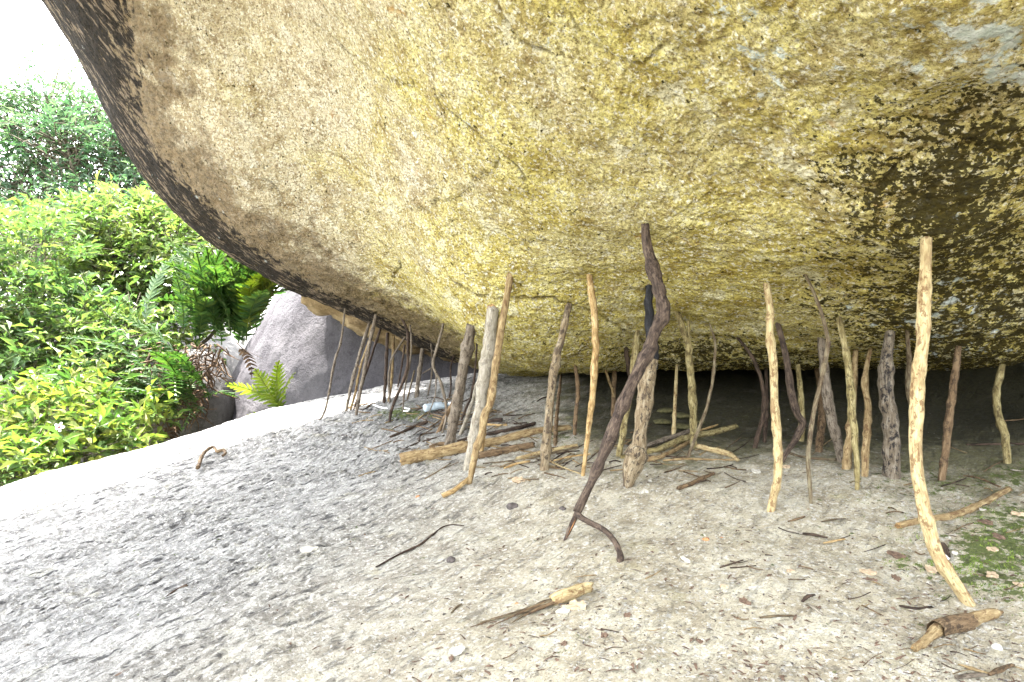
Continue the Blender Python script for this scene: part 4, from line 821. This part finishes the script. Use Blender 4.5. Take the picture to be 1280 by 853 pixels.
for q in [
 (386,692,34,9,'white','lone white flake with a dark edge on the flaky slab','flake','stone_flake'),
 (945,592,13,7,'white','white flake lying in front of the hooked dark stick','flake','stone_flake'),
 (983,586,13,5,'tanleaf','small tan flake behind the tall blotched stick','flake','stone_flake'),
 (806,617,12,6,'white','white flake at the foot of the knobby stump','flake','stone_flake'),
 (812,603,6,4,'white','small white flake behind the knobby stump foot','flake','stone_flake'),
 (857,703,9,8,'white','white flake on the open sand beyond the curved prong','flake','stone_flake'),
 (648,604,22,8,'tanleaf','yellowish curled bark flake before the fallen logs','flake','bark_flake'),
 (720,763,38,12,'tanleaf','broad tan leaf lying beside the torn branch','leaf','dead_leaf'),
 (704,768,18,6,'white','pale fragment beneath the broad tan leaf','flake','stone_flake'),
 (569,818,26,8,'white','pale flake with a dark rim near the lower edge of the slab','flake','stone_flake'),
 (564,826,9,6,'brownleaf','small dark fragment below the pale rimmed flake','leaf','dead_leaf'),
 (1122,698,24,10,'brownleaf','folded dark brown leaf left of the moss','leaf','dead_leaf'),
 (1233,656,18,8,'brownleaf','dark leaf lying beyond the bowed pole on moss','leaf','dead_leaf'),
 (1247,674,20,7,'brownleaf','grey brown leaf lying on the green moss','leaf','dead_leaf'),
 (1240,691,20,6,'tanleaf','tan leaf lying on moss below the grey brown leaf','leaf','dead_leaf'),
 (1165,716,20,9,'tanleaf','tan leaf lying where the moss begins beside the thickest pole','leaf','dead_leaf'),
 (1240,722,17,9,'tanleaf','tan stone flake at the lower edge of the moss','flake','stone_flake'),
 (1273,646,22,5,'tanleaf','tan leaf at the top of the moss patch','leaf','dead_leaf'),
 (1274,734,16,6,'tanleaf','tan flake at the far lower end of the moss','flake','stone_flake'),
 (1086,720,26,7,'tanleaf','pale ragged leaf on the sand before the moss','leaf','dead_leaf'),
 (1088,729,20,4,'brownleaf','thin dark leaf under the pale ragged leaf','leaf','dead_leaf'),
 (1120,726,14,7,'brownleaf','crumpled brown leaf near the pale ragged leaf','leaf','dead_leaf'),
 (988,717,14,5,'tanleaf','little tan leaf in the middle of the open sand','leaf','dead_leaf'),
 (932,757,14,9,'brownleaf','crumbled dark leaf above the split splinter','leaf','dead_leaf'),
 (1228,640,10,4,'white','tiny white flake beside the end of the brown branch','flake','stone_flake'),
 (152,846,14,5,'brownleaf','small brown leaf at the near corner of the flaky slab','leaf','dead_leaf'),
 (905,736,12,4,'tanleaf','tan sliver of leaf before the short flat twig','leaf','dead_leaf'),
 (875,806,13,4,'brownleaf','dark leaf sliver close to the lower edge of the sand','leaf','dead_leaf'),
 (785,773,14,4,'brownleaf','dark sliver of leaf right of the torn branch','leaf','dead_leaf'),
 (755,797,13,5,'brownleaf','brown leaf below the broad tan leaf','leaf','dead_leaf'),
 (705,808,10,5,'brownleaf','small dark leaf below the torn fibres','leaf','dead_leaf'),
 ]: flake(*q, FG, rot=srng.uniform(-.5, .5))
for q in [(641,637,15,'darkstone','dark clod on the slab before the fallen logs'),(564,703,12,'darkstone','round brown clod near the long slim twig'),(703,638,9,'darkstone','black pebble beside the torn prong'),
          (599,701,5,'darkstone','tiny dark pebble beside the round brown clod'),(883,677,9,'rust','rusty pebble on the open sand'),(902,674,5,'rust','smaller rusty pebble next to another'),(701,758,8,'darkstone','dark pebble under the torn branch'),(646,757,6,'rust','orange pebble above the torn fibres'),
          (1180,700,12,'greystone','pale pebble beside the foot of the thickest pole'),(1193,694,8,'greystone','small pale pebble on the moss edge'),(1246,812,12,'greystone','pale stone between the sleeved branch and the corner scraps'),(1009,639,5,'rust','orange crumb at the foot of the elbow bent stick'),(523,623,7,'rust','yellowish pebble beyond the snapped yellow foot')]: pebble(*q)

FL['mossrock'] = flat_mat('mossy_rock', (.03, .03, .012), (.095, .085, .038))
for q in [(834,517,30,8,'mossrock','topmost mossy rock flake in the small heap behind the knobby stump','rock','rock_flake'),(852,524,32,9,'mossrock','wide mossy rock flake in the middle of the small heap','rock','rock_flake'),
          (829,531,28,8,'mossrock','mossy rock flake nearest the knobby stump in the small heap','rock','rock_flake'),(853,538,34,9,'mossrock','lowest mossy rock flake of the small heap at the thin pale rod','rock','rock_flake'),(872,530,22,7,'mossrock','mossy rock flake beside the mossy pole at the edge of the small heap','rock','rock_flake')]: pebble(q[0], q[1], q[2] * .8, q[4], q[5], 'mossy rock flakes heaped behind the stump', .30, q[7], q[6])

def fine_twigs():
    r = np.random.default_rng(58); parts = []
    for cx, cy, sx, sy, n in [(560,545,75,22,70),(690,580,70,14,46),(860,572,60,14,34),(520,520,45,12,30),(1040,690,130,55,26),(1180,820,70,22,16),(1220,640,50,40,14),(700,780,90,40,8)]:
        for _ in range(n):
            x, y = cx + sx * r.normal(), cy + sy * r.normal()
            if not (470 < y < 850 and 420 < x < 1275): continue
            if y < 500: continue
            L = r.uniform(8, 34); a = r.normal() * .35 - .12
            C, rr = track([(x, y), (x + L * .5, y + L * .5 * math.sin(a) + r.normal() * 1.2), (x + L, y + L * math.sin(a))], (r.uniform(1, 2.2), r.uniform(.8, 1.6)), 'lie', lift=.003, step=.02)
            parts.append(tube(C, rr, 4, .1))
    for k, mt in enumerate(('dark', 'brown', 'tan')):
        V, f, b = join(parts[k::3]); o = link('twig_litter', make_mesh('twig_litter', V, f, [WOOD[mt]], True, dict(bark=b)))
        tag(o, ('fine dark twigs strewn among the stick feet', 'fine brown twigs strewn among the stick feet', 'fine tan twigs strewn among the stick feet')[k], 'litter', None, 'stuff')
fine_twigs()

def bottle():
    c = P(546, 508, ground_at(546, 516)); c[2] += .0
    M = MT('clear_plastic'); b = M.b; b.inputs['Transmission Weight'].default_value = .55; b.inputs['Roughness'].default_value = .12; b.inputs['IOR'].default_value = 1.3
    b.inputs['Base Color'].default_value = (.60, .69, .76, 1)
    MC = MT('blue_plastic_cap'); MC.done((.75, .8, .86), .4)
    n, k = 40, 22; s = np.linspace(0, 1, n); L = .20
    rad = np.interp(s, [0, .03, .1, .55, .68, .8, .86, .9, 1], [.6, .95, 1, 1, .92, .5, .36, .36, .36]) * .036
    a = np.linspace(0, 2 * np.pi, k, endpoint=False)
    V = np.stack([np.repeat(s[:, None] * L - L / 2, k, 1), np.cos(a)[None] * rad[:, None], np.sin(a)[None] * rad[:, None]], -1).reshape(-1, 3)
    V[:, 1:] *= (1 + .35 * np.clip(fbm(V, 26, 2), -1, 1))[:, None] * np.where(np.abs(V[:, 0:1]) < .06, 1, 1)
    V[:, 2] *= .8
    f = np.array([(i * k + j, i * k + (j + 1) % k, (i + 1) * k + (j + 1) % k, (i + 1) * k + j) for i in range(n - 1) for j in range(k)])
    o = link('plastic_bottle', make_mesh('plastic_bottle', V, [f, [tuple(range(k))[::-1], tuple((n - 1) * k + j for j in range(k))]], [M.m]), None, c)
    o.rotation_euler = (0, math.radians(-6), math.radians(28)); tag(o, 'crumpled clear plastic bottle lying among the thin sticks', 'bottle')
    Vc = np.stack([np.repeat(np.array([.094, .094, .108, .108])[:, None], 14, 1), np.cos(np.linspace(0, 2 * np.pi, 14, endpoint=False))[None] * np.array([.001, .015, .015, .001])[:, None], np.sin(np.linspace(0, 2 * np.pi, 14, endpoint=False))[None] * np.array([.001, .015, .015, .001])[:, None]], -1).reshape(-1, 3)
    link('cap', make_mesh('cap', Vc, [np.array([(i * 14 + j, i * 14 + (j + 1) % 14, (i + 1) * 14 + (j + 1) % 14, (i + 1) * 14 + j) for i in range(3) for j in range(14)])], [MC.m], False), o)
bottle()
MW = MT('white_cord').done((.8, .8, .78), .7)
WOOD['cord'] = bpy.data.materials['white_cord']
for pix, lab in (([(467,510),(475,512),(484,514)], 'thin white cord lying beside the small moss patch'), ([(504,513),(508,515),(512,515),(510,518),(505,518)], 'little loop of white cord at the foot of a twig')):
    C_, r_ = track(pix, (2, 2), 'lie', lift=.008); tag(wood_obj('cord', [tube(C_, r_, 6, .02)], 'cord', None, C_.mean(0)), lab, 'cord')

def litter():
    parts = {k: [[], []] for k in ('white', 'brownleaf', 'darkstone')}
    r = np.random.default_rng(31); n = 3600
    px = r.uniform(180, 1280, n); py = 853 - 340 * r.uniform(0, 1, n) ** 1.25
    keep = (px > 560 + 260 * r.uniform(-1, .8, n)) ; px, py = px[keep], py[keep]
    d = np.linspace(1.3, 5, 900)
    X, Y = [], []
    for a, b in zip(px, py):
        q = ray(a, b); zz = q[2] * d + CZ; k = np.argmax(zz <= np.interp(a, [180, 1280], [0, 0]) + g_line(q[0], d)); X.append(q[0] * d[k]); Y.append(d[k])
    X = np.array(X); Y = np.array(Y); Z = ground_z(X, Y, True)
    kinds = r.choice(3, len(X), p=[.30, .42, .28])
    for i, kn in enumerate(('white', 'brownleaf', 'darkstone')):
        m = kinds == i; x, y, z = X[m], Y[m], Z[m]; N = len(x)
        s = r.uniform(.0016, .0052, N) * (1.15 if i == 1 else .85); th = r.uniform(0, 6.28, N); el = r.uniform(1, 4.5 if i == 1 else 2, N)
        base = np.array([(-1, -.5, .1), (0, -.6, .5), (1, -.3, .2), (.9, .5, .3), (-.1, .6, .7), (-.9, .4, .3)])
        V = base[None] * s[:, None, None] * np.stack([el ** .8, np.ones(N), np.ones(N) * .8], 1)[:, None, :] * (1 + .3 * r.normal(size=(N, 6, 3)))
        c, sn = np.cos(th)[:, None], np.sin(th)[:, None]
        V = np.stack([V[..., 0] * c - V[..., 1] * sn, V[..., 0] * sn + V[..., 1] * c, V[..., 2]], -1) + np.stack([x, y, z], 1)[:, None]
        o6 = (np.arange(N) * 6)[:, None]
        f4 = np.concatenate([o6 + np.array([0, 1, 4, 5]), o6 + np.array([1, 2, 3, 4])])
        me = make_mesh('forest_litter', V.reshape(-1, 3), [f4], [FL[kn]], False)
        tag(link('wood_litter' if i != 2 else 'grit', me), {0: 'tiny pale crumbs strewn over the slab', 1: 'tiny brown leaf and bark crumbs strewn over the slab', 2: 'dark grit scattered over the slab'}[i], {0: 'crumbs', 1: 'litter', 2: 'grit'}[i], None, 'stuff')
def g_line(qx, d): return g_tps(qx * d, d)
litter()
def moss():
    r = np.random.default_rng(9); out = []
    for cx, cy, sx, sy, n in [(1245,690,45,32,2600),(1272,650,30,16,700),(1196,712,32,16,900),(1140,706,20,5,350),(505,518,24,6,900),(1262,737,28,20,800),(690,545,22,7,260),(1180,610,50,9,300)]:
        a = cx + sx * r.normal(size=n); b = cy + sy * r.normal(size=n); m = (a < 1300) & (b < 860)
        dd = ground_at(cx, cy); 
        g0 = P(cx, cy, dd); 
        x = g0[0] + (a - cx) * dd / F; sl = dd * dd / (.72 * F)
        y = g0[1] - (b - cy) * sl; out.append(np.stack([x[m], y[m]], 1))
    q = np.vstack(out); x, y = q.T; k = fbm(np.stack([x, y, 0 * x], 1), 11, 3) > .02; x, y = x[k], y[k]; N = len(x); z = ground_z(x, y, True)
    s = r.uniform(.002, .005, N); th = r.uniform(0, 6.28, N)
    tri = np.array([(-.5, 0, -.2), (.5, 0, -.2), (0, .2, 1.3)])
    V = tri[None] * s[:, None, None]; c, sn = np.cos(th)[:, None], np.sin(th)[:, None]
    V = np.stack([V[..., 0] * c - V[..., 1] * sn, V[..., 0] * sn + V[..., 1] * c, V[..., 2]], -1) + np.stack([x, y, z], 1)[:, None]
    M = MT('green_moss'); co = M.coord(); m = M.done(M.mix(M.rng(M.noise(co, 30, 4), .35, .65), (.055, .095, .012), (.15, .215, .03)), .9)
    tag(link('moss', make_mesh('moss', V.reshape(-1, 3), [np.arange(N * 3).reshape(-1, 3)], [m], False)), 'bright green moss growing in patches on the slab', 'moss', None, 'stuff')
moss()
# ------------------------------------------------------------------ plants
def mat_leaf(name, c0, c1, c2, trans=.42, rough=.5):
    M = MT(name); v = M.attr('var')
    c = M.ramp(v, [(0, c0), (.5, c1), (1, c2)])
    M.done(c, rough, None, .35)
    tr = M.new('ShaderNodeBsdfTranslucent'); M.L.new(M.mix(.5, c, (.75, 1, .25), 'MULTIPLY'), tr.inputs['Color'])
    # thin leaf: part of the light passes through
    mx = M.new('ShaderNodeMixShader'); mx.inputs[0].default_value = trans
    M.L.new(M.b.outputs[0], mx.inputs[1]); M.L.new(tr.outputs[0], mx.inputs[2]); M.L.new(mx.outputs[0], M.out.inputs['Surface'])
    return M.m
LM = dict(tree=mat_leaf('tree_leaves', (.035, .078, .042), (.055, .105, .055), (.085, .12, .075), .5),  # bluish tint puts the haze over far trees into the leaf colour
          lime=mat_leaf('lime_green_leaves', (.06, .105, .03), (.095, .145, .035), (.15, .175, .05), .5),
          mid=mat_leaf('mid_green_leaves', (.045, .09, .03), (.075, .125, .035), (.125, .16, .04), .5),
          near=mat_leaf('yellow_green_leaves', (.05, .105, .022), (.09, .145, .026), (.16, .18, .03), .5),
          fern=mat_leaf('dark_fern_fronds', (.016, .045, .010), (.034, .075, .014), (.08, .12, .018), .45),
          young=mat_leaf('yellow_fern_fronds', (.06, .10, .008), (.11, .15, .010), (.16, .18, .012), .45))
MB_ = MT('shrub_bark'); mbark = MB_.done(MB_.ramp(MB_.noise(MB_.coord(), 25, 5, .7), [(.35, (.035, .03, .02)), (.5, (.075, .064, .045)), (.65, (.15, .13, .095))]), .9)
MD_ = MT('dry_brown_fronds'); mdry = MD_.done(MD_.ramp(MD_.noise(MD_.coord(), 14, 5, .7), [(.35, (.022, .014, .009)), (.5, (.06, .036, .02)), (.65, (.14, .09, .05))]), .9)
vrng = np.random.default_rng(404)
def unit(v): return v / (np.linalg.norm(v, axis=-1, keepdims=True) + 1e-9)
def leaf_arrays(pos, dirn, size, width=.38, var=None, fold=.25, droop=.25):
    """many small leaves: 5 corners and 4 triangles each"""
    n = len(pos); dirn = unit(dirn)
    up = np.tile([0, 0, 1.0], (n, 1)) + .55 * vrng.normal(size=(n, 3))
    side = unit(np.cross(dirn, up)); nrm = np.cross(side, dirn); s = size[:, None]
    tip = pos + dirn * s + nrm * (-droop * s); mid = pos + dirn * s * .5 - nrm * s * (.06)
    L = pos + dirn * s * .45 + side * s * width * .5 + nrm * s * fold * width; R = pos + dirn * s * .45 - side * s * width * .5 + nrm * s * fold * width
    V = np.stack([pos, L, tip, R, mid], 1).reshape(-1, 3); o = (np.arange(n) * 5)[:, None]
    f = np.concatenate([o + np.array([0, 4, 1]), o + np.array([1, 4, 2]), o + np.array([2, 4, 3]), o + np.array([3, 4, 0])])
    return V, f, np.repeat(vrng.uniform(0, 1, n) if var is None else var, 5)
def sprays(c, rad, ntw, per, lsize, out=.6, shell=.55, up=.25):
    u = unit(vrng.normal(size=(ntw, 3))); rr = vrng.uniform(shell ** 3, 1, ntw) ** (1 / 3)
    st = np.array(c) + u * np.array(rad) * rr[:, None]
    keep = fbm(st + np.array(c) * 3.1, 1.6 / max(.6, min(rad)), 2) > -.18
    st, u = st[keep], u[keep]
    d = unit(u * out + vrng.normal(size=u.shape) * .55 + np.array([0, 0, up])); ln = lsize * per * vrng.uniform(.30, .5, len(st))
    pos, dr, sz, va = [], [], [], []
    tone = vrng.uniform(0, 1, len(st))
    for k in range(per):
        t = (k + .5) / per; p = st + d * (ln * t)[:, None] - np.array([0, 0, .25]) * (ln * t * t)[:, None]
        sd = unit(np.cross(d, np.array([0, 0, 1.0])) + .3 * vrng.normal(size=d.shape)) * (1 if k % 2 else -1)
        pos.append(p); dr.append(d * .55 + sd * .8 + .2 * vrng.normal(size=d.shape)); sz.append(lsize * vrng.uniform(.6, 1.25, len(st))); va.append(np.clip(tone + vrng.normal(size=len(st)) * .22, 0, 1))
    return np.concatenate(pos), np.concatenate(dr), np.concatenate(sz), np.concatenate(va), st, d, ln
def tubes_mesh(name, segs, mat, parent, loc):
    pv = [tube(c, r, sd, .1) for c, r, sd in segs]; V, f, b = join(pv)
    return link(name, make_mesh(name, V - loc, f, [mat]), parent)
def plant(name, label, cat, base, clumps, mat, lsize, trunk_r=.05, per=7, width=.38, group=None, stems=1, twigs=.35, named=0, crown='crown', shell=.55):
    base = np.array(base, float); root = bpy.data.objects.new(name, None); COL.objects.link(root); root.location = base; tag(root, label, cat, group)
    P_, D_, S_, A_ = [], [], [], []; segs = []
    forks = [base + np.array([.25 * i, 0, 0]) for i in range(stems)]
    top = np.mean([c for c, *_ in clumps], 0)
    for i, fb in enumerate(forks):
        m = fb + (top - fb) * .55 + vrng.normal(size=3) * .15; segs.append((catmull(np.array([fb, fb + (m - fb) * .5 + vrng.normal(size=3) * .1, m]), 12), np.linspace(trunk_r, trunk_r * .6, 12), 9)); forks[i] = m
    for c, rad, ntw in clumps:
        c = np.array(c, float); a = forks[int(vrng.integers(len(forks)))]
        b = a + (c - a) * .6 + vrng.normal(size=3) * .12 * np.linalg.norm(c - a); br = catmull(np.array([a, b, c]), 12)
        segs.append((br, np.linspace(trunk_r * .55, trunk_r * .22, 12), 7))
        p, d, s, v, st, dd, ln = sprays(c, rad, ntw, per, lsize, shell=shell); P_.append(p); D_.append(d); S_.append(s); A_.append(v)
        for k in range(int(len(st) * twigs)):
            if k > 90: break
            q = br[-1 - int(vrng.integers(4))]; mm = (q + st[k]) / 2 + vrng.normal(size=3) * .05
            segs.append((catmull(np.array([q, mm, st[k], st[k] + dd[k] * ln[k]]), 7), np.linspace(trunk_r * .16, trunk_r * .04, 7), 4))
    p, d, s, v = map(np.concatenate, (P_, D_, S_, A_))
    tubes_mesh('trunk', segs, mbark, root, base)
    if named:
        # leaves nearest to the viewer are single leaves
        near = np.argsort(p[:, 1])[:named]; rest = np.setdiff1d(np.arange(len(p)), near)
        Vp, fp, vp = leaf_arrays(np.zeros((3, 3)), np.array([[1.0, 0, 0]] * 3), np.array([1.0] * 3), width, np.array([.15, .5, .85]))
        protos = [make_mesh('leaf', Vp[i * 5:i * 5 + 5], [np.array([(0, 4, 1), (1, 4, 2), (2, 4, 3), (3, 4, 0)])], [mat], False, dict(var=vp[i * 5:i * 5 + 5])) for i in range(3)]
        for k in near:
            o = link('leaf', protos[int(min(2, v[k] * 3))], root, p[k] - base); o.scale = (s[k],) * 3
            q = Vector(d[k]).to_track_quat('X', 'Z'); o.rotation_mode = 'QUATERNION'; o.rotation_quaternion = q
        p, d, s, v = p[rest], d[rest], s[rest], v[rest]
    V, f, va = leaf_arrays(p, d, s, width, v)
    o = link(crown, make_mesh(crown, V - base, [f], [mat], False, dict(var=va)), root); o['kind'] = 'stuff'
    return root
def C(px, py, d, rad, n): return (P(px, py, d), rad, n)
TG = 'trees beyond the slab'
plant('broadleaf_tree', 'wide airy broadleaf tree against the white sky', 'tree', (-10.5, 15.5, -2.0),
      [C(60,122,16,(.8,.8,.28),70), C(120,135,16,(.9,.8,.3),80), C(172,190,15.5,(.8,.8,.5),100), C(-20,130,16,(.9,.8,.4),60), C(10,150,16,(1.0,1,.4),110), C(80,140,16,(1.2,1,.35),120), C(135,180,15.5,(1.0,1,.5),130), C(20,215,15.5,(1.3,1.2,.75),190), C(85,185,15,(1.3,1.2,.65),190), C(140,215,15.5,(1.0,1.1,.75),160), C(60,250,15,(1.6,1.2,.65),220), C(150,255,15,(1.0,1,.55),130), C(-50,200,15,(1.3,1.2,1.1),150), C(95,275,14.5,(1.7,1.2,.5),180), C(30,165,16,(.9,.9,.35),60), C(120,160,16,(.8,.8,.3),50), C(185,235,15,(.5,.8,.35),60)],
      LM['tree'], .17, .15, group=TG, twigs=.3)
plant('slender_tree', 'taller faint tree with sparse high sprays near the black rim', 'tree', (-9.6, 19.5, -2.0),
      [C(75,78,19.5,(.7,.7,.3),22), C(112,112,19.5,(.75,.8,.3),36), C(160,165,19,(.9,.9,.7),80), C(190,215,19,(.9,.9,.8),100), C(215,255,19,(.7,.8,.6),90), C(40,130,20,(.6,.7,.25),18)], LM['tree'], .17, .10, group=TG, twigs=.5)
plant('leafy_shrub', 'tall lime green shrub with a bare limb, behind the ferns', 'shrub', (-5.9, 10.6, -1.9),
      [C(165,285,10.5,(.85,.7,.36),210), C(230,300,10.2,(.65,.7,.33),170), C(110,300,10.4,(.7,.7,.4),190), C(285,330,10,(.45,.6,.33),110), C(175,340,10.3,(.9,.7,.45),240), C(245,355,10,(.6,.6,.4),130), C(120,370,10.2,(.8,.6,.45),200), C(150,262,10.8,(.35,.4,.2),45), C(215,275,10.6,(.4,.4,.2),50), C(62,300,10.8,(.6,.6,.4),120), C(195,405,10.2,(.7,.5,.4),120)],
      LM['lime'], .165, .07, group='shrubs beyond the slab', stems=2, twigs=.4)
plant('leafy_shrub', 'broad sunlit shrub crowding the slab edge below the airy tree', 'shrub', (-6.6, 8.6, -1.9),
      [C(30,320,8.8,(.6,.6,.4),160), C(25,390,8.5,(.7,.6,.45),200), C(95,410,8.6,(.65,.6,.42),200), C(150,430,8.4,(.5,.5,.35),130), C(70,460,8.2,(.8,.6,.4),200), C(-20,440,8.2,(.5,.5,.6),130), C(125,480,8,(.6,.5,.3),120), C(10,490,7.8,(.5,.4,.35),110)],
      LM['mid'], .155, .05, group='shrubs beyond the slab', stems=3, twigs=.4)
plant('leafy_shrub', 'low yellow green shrub with single big leaves spilling over the slab edge', 'shrub', (-4.7, 6.9, -1.9),
      [C(130,520,6.8,(.4,.4,.20),60), C(60,540,6.5,(.42,.4,.24),75), C(20,570,6.2,(.40,.35,.20),70), C(105,560,6.3,(.35,.3,.14),60), C(165,535,6.8,(.28,.3,.14),36), C(-15,520,6.6,(.4,.4,.3),50), C(90,500,7,(.4,.4,.2),50), C(45,590,5.9,(.25,.25,.10),36), C(0,598,5.7,(.25,.25,.12),36)],
      LM['near'], .165, .022, per=6, width=.34, group='shrubs beyond the slab', stems=4, twigs=.8, named=280, shell=.3)
plant('leafy_shrub', 'shaded background shrub filling the gap under the trees', 'shrub', (-9.5, 13, -2),
      [C(40,300,13,(1.4,.8,.6),200), C(130,290,13,(1.2,.8,.5),200), C(230,285,13,(.9,.8,.4),150), C(40,380,12.5,(1.5,.8,.7),220), C(150,390,12.5,(1.3,.8,.7),220), C(270,310,13,(.6,.6,.5),110), C(-40,330,13,(1,.8,1),150)],
      LM['tree'], .14, .08, group='shrubs beyond the slab', stems=2, twigs=.2)

def frond_mesh(name, L, W_, npair, mat, seed, arch=.35, wob=.0):
    r = np.random.default_rng(seed); n = npair; t = np.linspace(.06, 1, n)
    def rach(t): return np.stack([L * t * (1 - .18 * arch * t), 0 * t + wob * L * np.sin(3 * t), L * arch * (t * .75 - t * t * 1.25)], -1)
    V, F3, var = [], [], []
    def add(vs, fs, va): 
        o = len(V); V.extend(vs); F3.extend([tuple(i + o for i in f) for f in fs]); var.extend([va] * len(vs))
    pr = rach(np.linspace(0, 1, 12)); w = L * .010
    for a, b in zip(pr[:-1], pr[1:]): add([a + [0, w, 0], a - [0, w, 0], b - [0, w * .8, 0], b + [0, w * .8, 0], a - [0, 0, w], b - [0, 0, w]], [(0, 1, 2), (0, 2, 3), (0, 3, 5), (0, 5, 4), (1, 4, 5), (1, 5, 2)], .7)
    for i, tt in enumerate(t):
        prof = W_ * (math.sin(math.pi * min(1, tt * .92 + .10)) ** .7) * r.uniform(.85, 1.12)
        c = rach(np.array([tt]))[0]; dx = L / n
        for sg in (1, -1):
            tip = c + [prof * .55 + dx * .2, sg * prof, -.22 * prof + r.normal() * .02 * L]; m = (c + tip) / 2 + [0, 0, .05 * prof]
            hw = dx * .34
            dirv = np.array([tip[0] - c[0], tip[1] - c[1], 0]); dirv /= np.linalg.norm(dirv); pe = np.array([-dirv[1], dirv[0], 0]) * hw
            q = c + (tip - c) * .78
            add([c + pe * 1.2, c - pe * 1.2, m - pe * 1.0 , m + pe * 1.0, m + [0, 0, -hw * .35], q + pe * .62, q - pe * .62, tip], [(0, 4, 3), (0, 1, 4), (1, 2, 4), (3, 4, 5), (4, 6, 5), (4, 2, 6), (5, 6, 7)], float(np.clip(.45 + r.normal() * .2 + .3 * (tt - .5), 0, 1)))
    return make_mesh(name, np.array(V), [np.array(F3)], [mat], False, dict(var=np.array(var)))
def fern(name, label, base, n, L, mat, aim, spread, seed, group, npair=17, el=(15, 80)):
    root = bpy.data.objects.new(name, None); COL.objects.link(root); root.location = base; tag(root, label, 'fern', group)
    ms = [frond_mesh('frond', L, L * .15, npair, LM[mat], seed + k, a) for k, a in enumerate((.3, .45, .65))]
    r = np.random.default_rng(seed)
    for i in range(n):
        o = link('frond', ms[i % 3], root, r.normal(size=3) * np.array(spread)); s = r.uniform(.7, 1.15); o.scale = (s, s, s)
        az = aim[0] + r.normal() * aim[1]; e = math.radians(r.uniform(*el)); o.rotation_euler = (r.normal() * .2, -e, az)
    return root
fern('basket_fern', 'big dark green fern tuft on the shoulder of the purplish boulder', P(278, 406, 7.8), 52, .98, 'fern', (-1.3, 1.5), (.26, .15, .12), 21, 'ferns on the boulder flank', el=(38, 86))
fern('basket_fern', 'dark shaded fern drooping beneath the bigger tuft', P(212, 505, 7.5), 34, .85, 'fern', (-2.4, 1.1), (.22, .14, .14), 35, 'ferns on the boulder flank', el=(-5, 60))
fern('basket_fern', 'yellow lit fronds at the bright edge of the big fern tuft', P(314, 404, 7.66), 12, .78, 'young', (-.3, .5), (.06, .05, .05), 48, 'ferns on the boulder flank', el=(52, 84))
def lone_fern():
    base = P(352, 512, 6.6); root = bpy.data.objects.new('basket_fern', None); COL.objects.link(root); root.location = base
    tag(root, 'small bright yellow fern alone before the purplish boulder', 'fern', 'ferns on the boulder flank')
    for k, (tip, L, roll) in enumerate([((284, 474), .60, .9), ((318, 458), .50, 1.3), ((343, 449), .50, 1.5), ((362, 470), .34, 1.2), ((300, 520), .34, .7)]):
        o = link('frond', frond_mesh('frond', L, L * .20, 13, LM['young'], 60 + k, .25), root); d = Vector(P(*tip, 6.45) - base)
        o.rotation_mode = 'QUATERNION'
        q = d.to_track_quat('X', 'Z'); from mathutils import Quaternion
        o.rotation_quaternion = q @ Quaternion((1, 0, 0), roll * (1 if k % 2 else .8)); s = d.length / L * 1.05; o.scale = (s, s, s); o.location = Vector(vrng.normal(size=3) * .015)
lone_fern()
def dead_mass():
    base = P(240, 474, 8.0); root = bpy.data.objects.new('dead_fern_mass', None); COL.objects.link(root); root.location = base
    tag(root, 'hanging mass of dry brown fronds below the big fern tuft', 'dead fronds')
    parts = []
    for i in range(380):
        a = np.array([vrng.uniform(-.55, .25), vrng.uniform(-.35, .25), vrng.uniform(-.40, .42)]); a[0] += .48 * a[2]
        d = np.array([vrng.normal() * .16 - .04, vrng.normal() * .10, -vrng.uniform(.02, .30)])
        parts.append(tube(catmull(np.array([a, a + d * .5 + vrng.normal(size=3) * .04, a + d]), 6), np.linspace(.010, .003, 6) * vrng.uniform(.4, 1.5), 4))
    V, f, b = join(parts); o = link('dry_strands', make_mesh('dry_strands', V, f, [mdry], True), root); o['kind'] = 'stuff'
    mm = frond_mesh('dry_leaf', .42, .09, 9, mdry, 91, .6)
    for px, py, az in [(300,436,-.6),(262,480,-2.0),(240,505,-2.2),(222,528,-1.5),(216,532,-2.4)]:
        o = link('dry_leaf', mm, root, P(px, py, 7.75) - base); o.rotation_euler = (vrng.normal() * .5, math.radians(vrng.uniform(20, 75)), az)
    D = vrng.normal(size=(0, 3))
dead_mass()
stone('dark_boulder', tuple(P(238, 500, 8.7)), (.55, .5, .62), m_dark, 'dark stone behind the hanging dry fronds', 22., .15, n=120)
def flower(px, py, d, label):
    c = P(px, py, d); root = bpy.data.objects.new('white_flower', None); COL.objects.link(root); root.location = c; tag(root, label, 'flower', 'white flowers on the low shrub')
    mp = MT('white_petals').done((.8, .78, .74), .5); mc = MT('dark_red_flower_centre').done((.12, .015, .02), .6)
    V = np.array([(0, 0, 0), (.5, -.28, .10), (1, -.22, .04), (1.1, 0, -.02), (1, .22, .04), (.5, .28, .10), (.5, 0, .03)]) * .042; me = make_mesh('petal', V, [np.array([(0, 1, 6), (1, 2, 6), (2, 3, 6), (3, 4, 6), (4, 5, 6), (5, 0, 6)])], [mp])
    for k in range(5): o = link('petal', me, root); o.rotation_euler = (0, 0, k * 2 * math.pi / 5)
    u = np.linspace(0, 2 * np.pi, 10, endpoint=False); vv = np.linspace(-1.5, 1.5, 6); U, Q = np.meshgrid(u, vv, indexing='ij'); D = np.stack([np.cos(Q) * np.cos(U), np.cos(Q) * np.sin(U), np.sin(Q)], -1).reshape(-1, 3) * .012
    link('flower_centre', make_mesh('flower_centre', D, [grid_faces(10, 6, True)], [mc]), root); root.rotation_euler = (math.radians(70), 0, math.radians(10))
flower(74, 534, 6.0, 'white flower with a dark red eye among the low shrub leaves')
